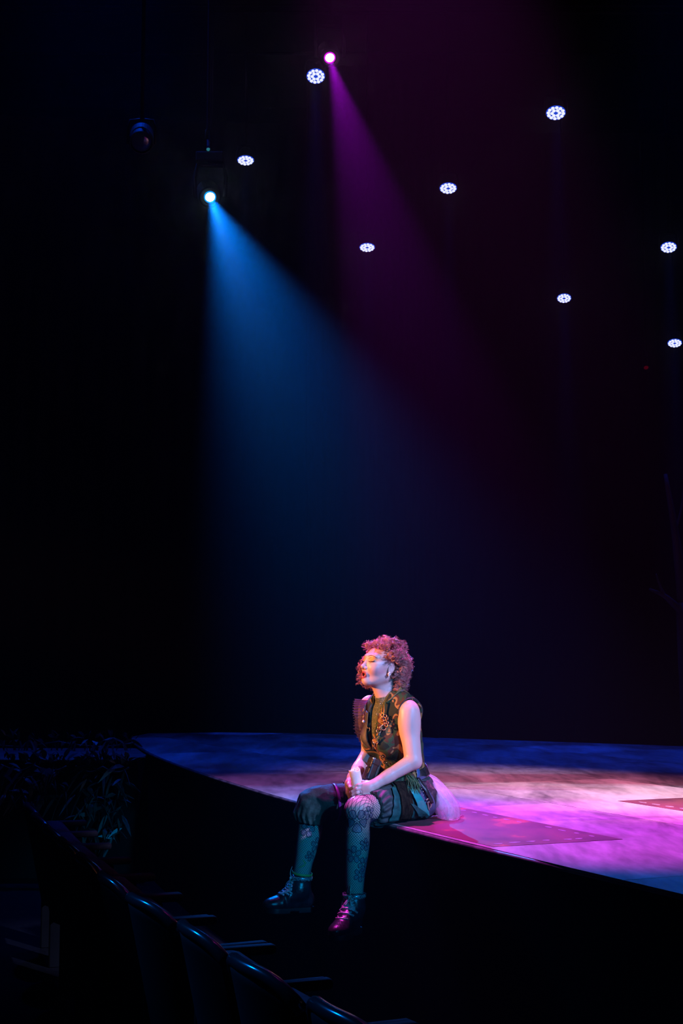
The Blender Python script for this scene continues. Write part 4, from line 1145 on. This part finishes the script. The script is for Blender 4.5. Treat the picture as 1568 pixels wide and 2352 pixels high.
# ---- black pouch at the waist
pa_, pb_ = A_(861, 1743, 6.90), A_(843, 1793, 6.875)
ax = nrm(pb_-pa_); px_ = nrm(np.cross(ax, PL)); pz = np.cross(ax, px_)
Mx = Matrix((( *px_,), (*ax,), (*pz,))).transposed().to_4x4(); cpt = (pa_+pb_)/2; Mx.translation = Vector(cpt)
hl_ = np.linalg.norm(pb_-pa_)/2
bm = rbox((-.022, -hl_, -.024), (.022, hl_, .024), .010, 3, Mx); pouch = pobj('pouch', bm, M_leather, label='black leather pouch at the waist')
for f_ in pouch.data.polygons: f_.use_smooth = False
bm = rbox((-.024, -hl_-.004, -.026), (.024, -hl_*.35, .026), .010, 3, Mx); fl = pobj('flap', bm, M_leather, pouch)
bm = rbox((-.034, -hl_, -.018), (-.021, hl_*.9, .018), .004, 2, Mx); pobj('pouch_side', bm, M_brownleather, pouch)
for x, y in ((841.5, 1759.5), (857, 1743)):
    p = A_(x, y, 6.862); bm = bmesh.new(); bmesh.ops.create_uvsphere(bm, u_segments=12, v_segments=8, radius=.0045 if y > 1750 else .004)
    bmesh.ops.scale(bm, vec=(1, 1, 1 if y > 1750 else 2.0), verts=bm.verts); bmesh.ops.translate(bm, verts=bm.verts, vec=p); pobj('pouch_stud', bm, M_silver, pouch)

# ---- boots
M_boot = noise_color(mat('black_boot_leather', (.02, .015, .022), .28, 0, .6), 30, [(.3, (.012, .010, .014)), (.7, (.035, .024, .036))], bump=.2)
M_sole = mat('black_rubber_sole', (.015, .016, .02), .5)
M_lace = noise_color(mat('glitter_ribbon_lace', (.6, .5, .5), .4, .1, .6), 300, [(.35, (.18, .12, .14)), (.5, (.55, .42, .48)), (.65, (.8, .75, .72))], detail=2)
M_bow = noise_color(mat('pale_green_ribbon', (.3, .5, .42), .5), 120, [(.35, (.16, .30, .25)), (.65, (.42, .60, .50))])
M_cuff = noise_color(mat('sequin_cuff', (.3, .45, .5), .25, .4, .6), 240, [(.4, (.03, .04, .05)), (.55, (.30, .42, .46)), (.7, (.75, .8, .8))], detail=1)
def boot(kn, an, he, toe, label):
    fd = nrm(toe-he); sh_ = nrm(kn-an); fs = nrm(np.cross(fd, PU)); fu = np.cross(fs, fd); fu = fu if fu[2] > 0 else -fu
    top = an+sh_*.055
    ball = he+(toe-he)*.72
    pr = [rcone(top, an, .050, .048, .02), rcone(an, he+fu*.045+fd*.012, .048, .042, .02), ell(he+fu*.03+fd*.01, (fd, fs, fu), (.040, .036, .035), .02),
          rcone(an+fd*.012-fu*.012, ball+fu*.026, .044, .034, .03, flat=(fs, 1.1)), ell(he+(toe-he)*.80+fu*.022, (fd, fs, fu), (.062, .043, .034), .02),
          ell(he+(toe-he)*.5+fu*.02, (fd, fs, fu), (.085, .036, .03), .02)]
    def bf(p):
        d = sdf_eval(pr, p); d = np.maximum(d, (p-top)@sh_-.006-.004*np.sin(((p-top)@fd)*60)); d = np.maximum(d, -((p-he)@fu)+.002)
        crease = .0018*np.sin((p-he)@fd*190)*np.exp(-(((p-ball)@fd+.02)/.03)**2)
        return d+crease
    lo, hi = bounds(pr)
    b = pobj('boot', sdf_mesh('boot', bf, lo-.01, hi+.01, .003)[0], M_boot, label=label)
    # sole with heel block
    so = [ell(he+(toe-he)*.78, (fd, fs, fu), (.068, .047, .03), .01), rcone(he+fd*.005, he+(toe-he)*.6, .039, .040, .01)]
    def sf(p):
        u = (p-he)@fu; t = (p-he)@fd; L = np.linalg.norm(toe-he)
        d = np.minimum(sdf2(p, he+fd*.006, he+(toe-he)*.78, fu, .040, .047), 1)
        arch = np.where((t > .065) & (t < .115), -.010, -.020)
        return np.maximum(np.maximum(d, u-.006), arch-u)
    pobj('sole', sdf_mesh('sole', sf, lo-.06, hi+.03, .003)[0], M_sole, b)
    def bsurf(p): return sdf_eval(pr, p)
    # laces: ribbon bars criss-crossing up the front
    tg = b
    pth = smooth_curve([he+(toe-he)*.60+fu*.06, an+fd*.046-fu*.018, an+fd*.05+sh_*.02, top+fd*.05-sh_*.008], 7)
    for i, c in enumerate(pth):
        for s in (-1, 1):
            a_, b2 = c-fs*.019*s-sh_*.004, c+fs*.019*s+sh_*.010
            P = np.array([a_*(1-t)+b2*t+fd*.02*(1-(2*t-1)**2) for t in np.linspace(0, 1, 7)])
            P = project(bsurf, P, .002, 8)[0]
            w = nrm(np.gradient(P, axis=0).mean(0)); up_ = nrm(np.cross(w, fd+fu*.3))
            G = np.stack([P-up_*.0042, P+fd*.001, P+up_*.0042], 1)
            o = grid_patch('lace', G, 7, 3, M_lace, b, .0014, fd)
    # sequinned top band
    R_ = []
    for v in (-.010, .0, .009):
        dd = [nrm(fd*math.cos(t)+fs*math.sin(t)) for t in np.linspace(0, 2*PI, 33)]
        R_.append(march(np.array([top+sh_*(v-.004)+x*.09 for x in dd]), -np.array(dd), bsurf, .003))
    grid_patch('top_band', np.array(R_), 3, 33, M_cuff, b, .002)
    # bow: two loops and two tails
    k_ = march((top+fd*.1-sh_*.004)[None], -fd[None], bsurf, .006)[0]
    def strip(pts, w, name='bow'):
        c = smooth_curve(pts, 12); d_ = np.gradient(c, axis=0); s_ = np.array([nrm(np.cross(x, fd*.8+fs*.6)) for x in d_])
        wv = w*np.sin(np.linspace(.25, 2.9, 12))[:, None] if name == 'bow' else w
        grid_patch(name, np.stack([c-s_*wv, c, c+s_*wv], 1), 12, 3, M_bow, b, .0012)
    strip([k_, k_+fd*.012+sh_*.03-fs*.004, k_+fd*.008+sh_*.058-fs*.006], .011)
    strip([k_, k_-fs*.012+fd*.012-sh_*.006, k_-fs*.02+fd*.006-sh_*.02], .006)
    strip([k_, k_+fd*.014-sh_*.03+fs*.016, k_+fd*.004-sh_*.062+fs*.034], .0055, 'bow_tail')
    strip([k_, k_+fd*.012-sh_*.02-fs*.008, k_+fd*.012-sh_*.045-fs*.012], .0045, 'bow_tail')
    bm = bmesh.new(); bmesh.ops.create_uvsphere(bm, u_segments=10, v_segments=6, radius=.007); bmesh.ops.translate(bm, verts=bm.verts, vec=k_+fd*.003); pobj('bow_knot', bm, M_bow, b)
    return b
def sdf2(p, a, b, up, ra, rb):
    q = p-a; ab = b-a; q = q-np.outer(q@up, up); ab = ab-up*(ab@up)
    t = np.clip(q@ab/(ab@ab), 0, 1); return np.linalg.norm(q-t[:, None]*ab, axis=1)-(ra+(rb-ra)*t)
boot(knL, anL, heL, toeL, 'black lace-up ankle boot on the near foot')
boot(knR, anR, heR, toeR, 'black lace-up ankle boot on the far foot')

# ---- fishnet stockings: crossed strands plus flower motifs lying on the leg
M_net = mat('plum_net_thread', (.035, .02, .05), .7, 0, .2)
M_petal = bpy.data.materials.new('flower_mesh'); M_petal.use_nodes = True
N, L_, b_ = nodes(M_petal); ou = N['Material Output']; tr_ = N.new('ShaderNodeBsdfTransparent'); mx = N.new('ShaderNodeMixShader'); mx.inputs[0].default_value = .4
b_.inputs['Base Color'].default_value = (.20, .17, .26, 1); L_.new(tr_.outputs[0], mx.inputs[1]); L_.new(b_.outputs[0], mx.inputs[2]); L_.new(mx.outputs[0], ou.inputs[0])
def leg_f(p): return sdf_eval(legs, p, margin=.15)
def stocking(axis_pts, n_str, t0, t1, label, flowers, side_leg):
    ax = smooth_curve(axis_pts, 80); seg = np.linalg.norm(np.diff(ax, axis=0), axis=1); s = np.concatenate([[0], np.cumsum(seg)]); Lt = s[-1]
    T = np.gradient(ax, axis=0); T /= np.linalg.norm(T, axis=1, keepdims=True)
    u = nrm(np.cross(T[0], PL)); us_ = [u]
    for i in range(1, 80): u = us_[-1]-T[i]*(us_[-1]@T[i]); us_.append(nrm(u))
    us_ = np.array(us_); vs_ = np.cross(T, us_)
    def pos(sv, th):
        c = np.stack([np.interp(sv, s, ax[:, k]) for k in range(3)], 1); a = np.stack([np.interp(sv, s, us_[:, k]) for k in range(3)], 1); b = np.stack([np.interp(sv, s, vs_[:, k]) for k in range(3)], 1)
        d = a*np.cos(th)[:, None]+b*np.sin(th)[:, None]; d /= np.linalg.norm(d, axis=1, keepdims=True)
        return march(c+d*.095, -d, side_leg, .0006, 22)
    m = int(Lt/.0022); sv = np.linspace(0, Lt, m); parts = []
    allp = []
    for sg in (-1, 1):
        for k in range(n_str): allp.append((np.tile(0, 1), sg, k))
    SV = np.concatenate([sv for _ in allp]); TH_ = np.concatenate([2*PI*k/n_str+sg*sv/.052 for _, sg, k in allp])
    P = pos(SV, TH_).reshape(len(allp), m, 3)
    for p in P: parts.append(tube_arrays(p, .00085, 3))
    st = pobj('fishnet_stocking', mesh_from('fishnet_stocking', parts), M_net, label=label)
    for (px, py, R, rot) in flowers:
        c, n_ = hit(px, py, side_leg, .001); e1_ = nrm(np.cross(n_, PU)); e2_ = np.cross(n_, e1_)
        fl = None
        for q in range(5):
            a0 = rot+q*2*PI/5; pa2 = []
            oc = []
            for t in np.linspace(0, 2*PI, 22, endpoint=False):
                rr = R*(.60+.40*math.cos(t)); ww = R*.30*math.sin(t)*(1.0+.35*math.cos(t))
                oc.append(c+(e1_*math.cos(a0)+e2_*math.sin(a0))*rr+(-e1_*math.sin(a0)+e2_*math.cos(a0))*ww)
            ctr = c+(e1_*math.cos(a0)+e2_*math.sin(a0))*R*.62
            oc = np.array(oc); rings = [ctr+(oc-ctr)*f_ for f_ in (.05, .35, .7, 1)]
            V = project(side_leg, np.concatenate(rings), .0016, 6)[0]
            F = [(i*22+j, i*22+(j+1) % 22, (i+1)*22+(j+1) % 22, (i+1)*22+j) for i in range(3) for j in range(22)]
            o = pobj('petal', mesh_from('petal', [(V, F)]), M_petal, st)
            ptube('petal_outline', V[66:], .0013, M_net, st, 4, True)
    return st
legL_p = legs[:5]; legR_p = legs[5:]
def legL_f(p): return sdf_eval(legL_p, p, margin=.15)
def legR_f(p): return sdf_eval(legR_p, p, margin=.15)
kd = nrm(anL-knL)
stocking([hemL-tl*.03, hemL-tl*.0+PU*-.005, hemL*.55+knL*.45-PU*.012, knL-tl*.012+kd*.018, knL-tl*.006+kd*.06, knL*.7+anL*.3, knL*.4+anL*.6, anL-kd*.0], 27, 0, 1, 'plum fishnet stocking with flower motifs on the near leg',
         [(820, 1885, .060, .30), (848, 1867, .034, 1.2), (812, 1963, .040, .9), (835, 1985, .034, .2), (826, 2010, .032, .5), (838, 1940, .030, 2.0)], legL_f)
kd = nrm(anR-knR)
stocking([knR+kd*.03, knR*.7+anR*.3, knR*.4+anR*.6, anR], 26, 0, 1, 'plum fishnet stocking with flower motifs on the far leg',
         [(706, 1905, .040, .6), (727, 1940, .036, 1.0), (712, 1966, .026, .2)], legR_f)
# bright green tie on the far shin
gt = knR*.18+anR*.82
P = np.stack([ring_around(gt+kd*o, kd, .050, .001, 40) for o in (-.006, 0, .006)]); P = np.concatenate([P, P[:, :1]], 1)
M_tie = mat('green_ribbon', (.03, .30, .08), .5)
gto = grid_patch('shin_ribbon', P, 3, 41, M_tie, person, .0015); gto.matrix_parent_inverse = PINV; gto['label'] = 'green ribbon tied round the far shin'
for pts in (((702, 1984), (697, 1977), (694, 1974)), ((700, 1986), (694, 1990), (687, 1992))):
    ptube('ribbon_end', smooth_curve([A_(x, y, 7.035) for x, y in pts], 8), np.linspace(.004, .0015, 8), M_tie)

# ---- face details
def face_f(p): return sdf_eval(head+neck, p, margin=.1)
M_brow = mat('auburn_brow', (.16, .06, .03), .7)
for s in (1, -1):
    br_ = [hd(.10, s*l, u) for l, u in ((.012, .0325), (.024, .0375), (.036, .0385), (.048, .034), (.054, .029))]
    P = march(np.array(smooth_curve(br_, 14)), np.tile(-HF, (14, 1)), face_f, .0008)
    ptube('eyebrow', P, np.array([.0012, .0020, .0024, .0025, .0025, .0024, .0022, .002, .0019, .0017, .0015, .0012, .001, .0006])*.62, M_brow)
    ls = [hd(.10, s*l, u) for l, u in ((.0185, .0105), (.026, .0075), (.034, .0065), (.042, .0085), (.049, .0135))]
    P = march(np.array(smooth_curve(ls, 14)), np.tile(-HF, (14, 1)), face_f, .0006)
    ptube('lash_line', P, np.linspace(.0006, .0011, 14), M_lash)
    parts = []
    for i in range(2, 14):
        a0 = P[i]; parts.append(tube_arrays(smooth_curve([a0, a0+HF*.005-HU*.002+HL*s*.0015*(i-4)/6, a0+HF*.0085+HL*s*.003*(i-4)/6], 5), np.linspace(.0006, .0002, 5), 3))
    pobj('eyelashes', mesh_from('eyelashes', parts), M_lash)
er = None
for df_, du, r in ((0, 0, .0055), (.005, -.006, .0048), (-.004, -.007, .0045), (.001, -.012, .0042)):
    bm = bmesh.new(); bmesh.ops.create_icosphere(bm, subdivisions=2, radius=r); bmesh.ops.translate(bm, verts=bm.verts, vec=hd(.004+df_, .086, -.032+du))
    o = pobj('earring_bead' if er else 'earring', bm, M_pearl, er, label=None if er else 'white beaded earring'); er = er or o
p0 = (A_(833, 1816, 6.786)+A_(820, 1821, 6.778))/2; axr = nrm(A_(820, 1821, 6.778)-A_(833, 1816, 6.786))
ptube('finger_ring', ring_around(p0, axr, .0096, 0, 20), .0014, M_silver, closed=True)
# nails
for (a, b) in ((A_(812, 1808, 6.790), A_(806, 1810, 6.806)), (A_(801, 1803, 6.858), A_(808, 1811.5, 6.822))):
    pass

# ---- curly hair: clumped corkscrew strands
M_hair = noise_color(mat('auburn_hair', (.28, .085, .04), .32, 0, .9), 30, [(.3, (.22, .085, .075)), (.55, (.47, .20, .175)), (.75, (.66, .36, .33))])
hr = np.random.default_rng(21)
def curl_path(root, nrm_, lat, f0, u0):
    """guide points of one curl in head coordinates (f, l, u)"""
    r0 = np.array(root); n_ = np.array(nrm_)
    vol = hr.uniform(.020, .036)*(.55 if r0[0] > .03 else 1)
    p1 = r0+n_*vol*.8
    ang = n_*np.array([1, 1, 0]); ang = ang/(np.linalg.norm(ang)+1e-6)
    f, l, u = r0
    if (u > .085 and hr.random() < .35) or (f > .008 and l > -.040):      # short springy curls on top and along the hairline
        d = np.array([hr.normal(-.45 if f > 0 else -.1, .45), hr.normal(.25 if l > 0 else -.2, .55), .05]); d /= np.linalg.norm(d)
        if f > .04 and hr.random() < .35: d = np.array([.25, -.9, -.1])
        return [r0, p1, p1+d*.030+n_*.004, p1+d*.052-np.array([0, 0, .016])]
    if l > -.02:                                                          # near side: swept behind the ear
        ang = np.array([min(ang[0], -.25)-.25, max(ang[1], .25), 0]); ang /= np.linalg.norm(ang)
    elif ang[0] > -.1:                                                    # far side: hangs beside the cheek
        ang = np.array([max(ang[0], .15), -abs(ang[1])-.35, 0]); ang /= np.linalg.norm(ang)
    R = np.array([.118, .100])*hr.uniform(.88, 1.08)
    side = np.array([ang[0]*R[0]-.012, ang[1]*R[1], 0])
    if l < -.02 and f > -.01: side[0] = hr.uniform(.005, .062); side[1] = -hr.uniform(.072, .092)
    end_u = hr.uniform(-.115, -.055) if l < 0 else hr.uniform(-.125, -.03)
    if f < -.04: end_u = hr.uniform(-.14, -.05)
    p2 = side*1.03+np.array([0, 0, u*.35+.010]); p3 = side+np.array([0, 0, (u*.35+.01)*.45+end_u*.55]); p4 = side*.93+np.array([hr.normal(0, .006), hr.normal(0, .006), end_u])
    return [r0, p1, p2, p3, p4]
groups = {}
def add_strand(pts, rad): groups.setdefault(len(pts), []).append((pts, rad))
n_curl = 0; tries = 0
HAIR_CURLS = 420
while n_curl < HAIR_CURLS and tries < 20000:
    tries += 1
    d = hr.normal(size=3); d /= np.linalg.norm(d)
    r0 = np.array([-.012+.099*d[0], .078*d[1], .022+.092*d[2]])
    if r0[2] < -.035: continue
    if r0[0] > .030 and r0[2] < .080: continue                           # keep the face open
    if r0[0] > -.012 and r0[1] > 0 and r0[2] < .030: continue            # near temple and ear stay open
    if r0[0] > .02 and r0[1] < 0 and r0[2] < .03: continue
    nn = d/np.array([.099, .078, .092]); nn /= np.linalg.norm(nn)
    g = curl_path(r0, nn, None, None, None)
    n_curl += 1
    m = 64 if len(g) == 5 else 36
    c = smooth_curve(g, m); L = np.linalg.norm(np.diff(c, axis=0), axis=1).sum()
    t = np.linspace(0, 1, m); T = np.gradient(c, axis=0); T /= np.linalg.norm(T, axis=1, keepdims=True)+1e-9
    a = np.cross(T, np.array([.3, .5, .81])); a /= np.linalg.norm(a, axis=1, keepdims=True)+1e-9; b = np.cross(T, a)
    R = hr.uniform(.006, .0125); turns = L/hr.uniform(.026, .042); ph = hr.uniform(0, 6.28); hand = hr.choice([-1, 1])
    env = np.clip((t-.12)/.3, 0, 1)
    for s in range(9):
        fz = 1.0 if s < 7 else hr.uniform(1.3, 2.0)
        rr = R*env*fz*(1+.22*hr.normal()); p2 = ph+hand*2*PI*turns*t+hr.normal(0, .45)
        jit = hr.normal(0, .0012, 3)*(1.4 if s < 7 else 3.5)
        P = c+a*(rr*np.cos(p2))[:, None]+b*(rr*np.sin(p2))[:, None]+jit*t[:, None]
        Wd = HC+P[:, :1]*HF+P[:, 1:2]*HL+P[:, 2:3]*HU
        add_strand(Wd, np.linspace(1, .55, m)*(.00085 if s < 7 else .0005))
HV, HQ, off = [], [], 0
for m, lst in groups.items():
    P = np.array([x[0] for x in lst]); Rr = np.array([x[1] for x in lst])
    T = np.gradient(P, axis=1); T /= np.linalg.norm(T, axis=2, keepdims=True)+1e-9
    U_ = np.cross(T, np.array([.37, .21, .9])); U_ /= np.linalg.norm(U_, axis=2, keepdims=True)+1e-9; W_ = np.cross(T, U_)
    an_ = np.arange(3)*2*PI/3
    V = P[:, :, None]+Rr[:, :, None, None]*(np.cos(an_)[:, None]*U_[:, :, None]+np.sin(an_)[:, None]*W_[:, :, None])
    base = off+(np.arange(len(P))*m*3)[:, None, None]+(np.arange(m-1)*3)[None, :, None]
    j = np.arange(3)[None, None]; j2 = (j+1) % 3
    HQ.append(np.stack([base+j, base+j2, base+3+j2, base+3+j], -1).reshape(-1, 4)); HV.append(V.reshape(-1, 3)); off += V.size//3
HV = np.concatenate(HV); HQ = np.concatenate(HQ); me = bpy.data.meshes.new('hair')
me.vertices.add(len(HV)); me.vertices.foreach_set('co', HV.astype(np.float32).ravel())
me.loops.add(HQ.size); me.loops.foreach_set('vertex_index', HQ.astype(np.int32).ravel())
me.polygons.add(len(HQ)); me.polygons.foreach_set('loop_start', np.arange(0, HQ.size, 4, dtype=np.int32)); me.update(calc_edges=True); me.validate()
pobj('hair', me, M_hair, label='short curly auburn hair')

# ---- the candle in her hands
M_wax = noise_color(mat('cream_wax', (.92, .82, .68), .5, 0, .4, Subsurface_Weight=.25, Subsurface_Scale=.02), 14, [(.3, (.86, .74, .60)), (.7, (.95, .88, .76))], bump=.25)
x_ = nrm(np.cross(cax, PL)); y_ = np.cross(cax, x_); Lc = np.linalg.norm(cnB-cnA)
V = []; F = []; nr = 28; prof = [(0, 0), (.93, 0), (1, .004), (1, .03), (1.02, .06), (.99, .085), (1.01, Lc-.012), (1.03, Lc-.004), (.97, Lc+.001), (.86, Lc-.002), (.80, Lc-.010), (.35, Lc-.013), (0, Lc-.013)]
for k, (r, z) in enumerate(prof):
    for i in range(nr):
        t = 2*PI*i/nr; w = 1+.025*math.sin(3*t+z*40)*(r > .5); zz = z+(.004*math.sin(2*t+1)+.002*math.sin(5*t))*(6 <= k <= 9)
        V.append(cnA+x_*CR*r*w*math.cos(t)+y_*CR*r*w*math.sin(t)+cax*zz)
for k in range(len(prof)-1):
    for i in range(nr): F.append((k*nr+i, k*nr+(i+1) % nr, (k+1)*nr+(i+1) % nr, (k+1)*nr+i))
cnd = empty('candle', cnA); tag(cnd, 'cream wax pillar candle held between both hands', 'candle')
cb = obj('wax_body', mesh_from('wax_body', [(np.array(V)-cnA, F)]), M_wax, cnd, smooth=True)
tube('wick', [cax*(Lc-.014), cax*(Lc-.005)+x_*.001, cax*(Lc+.001)+x_*.003], .0012, M_ink, cnd, n=5)
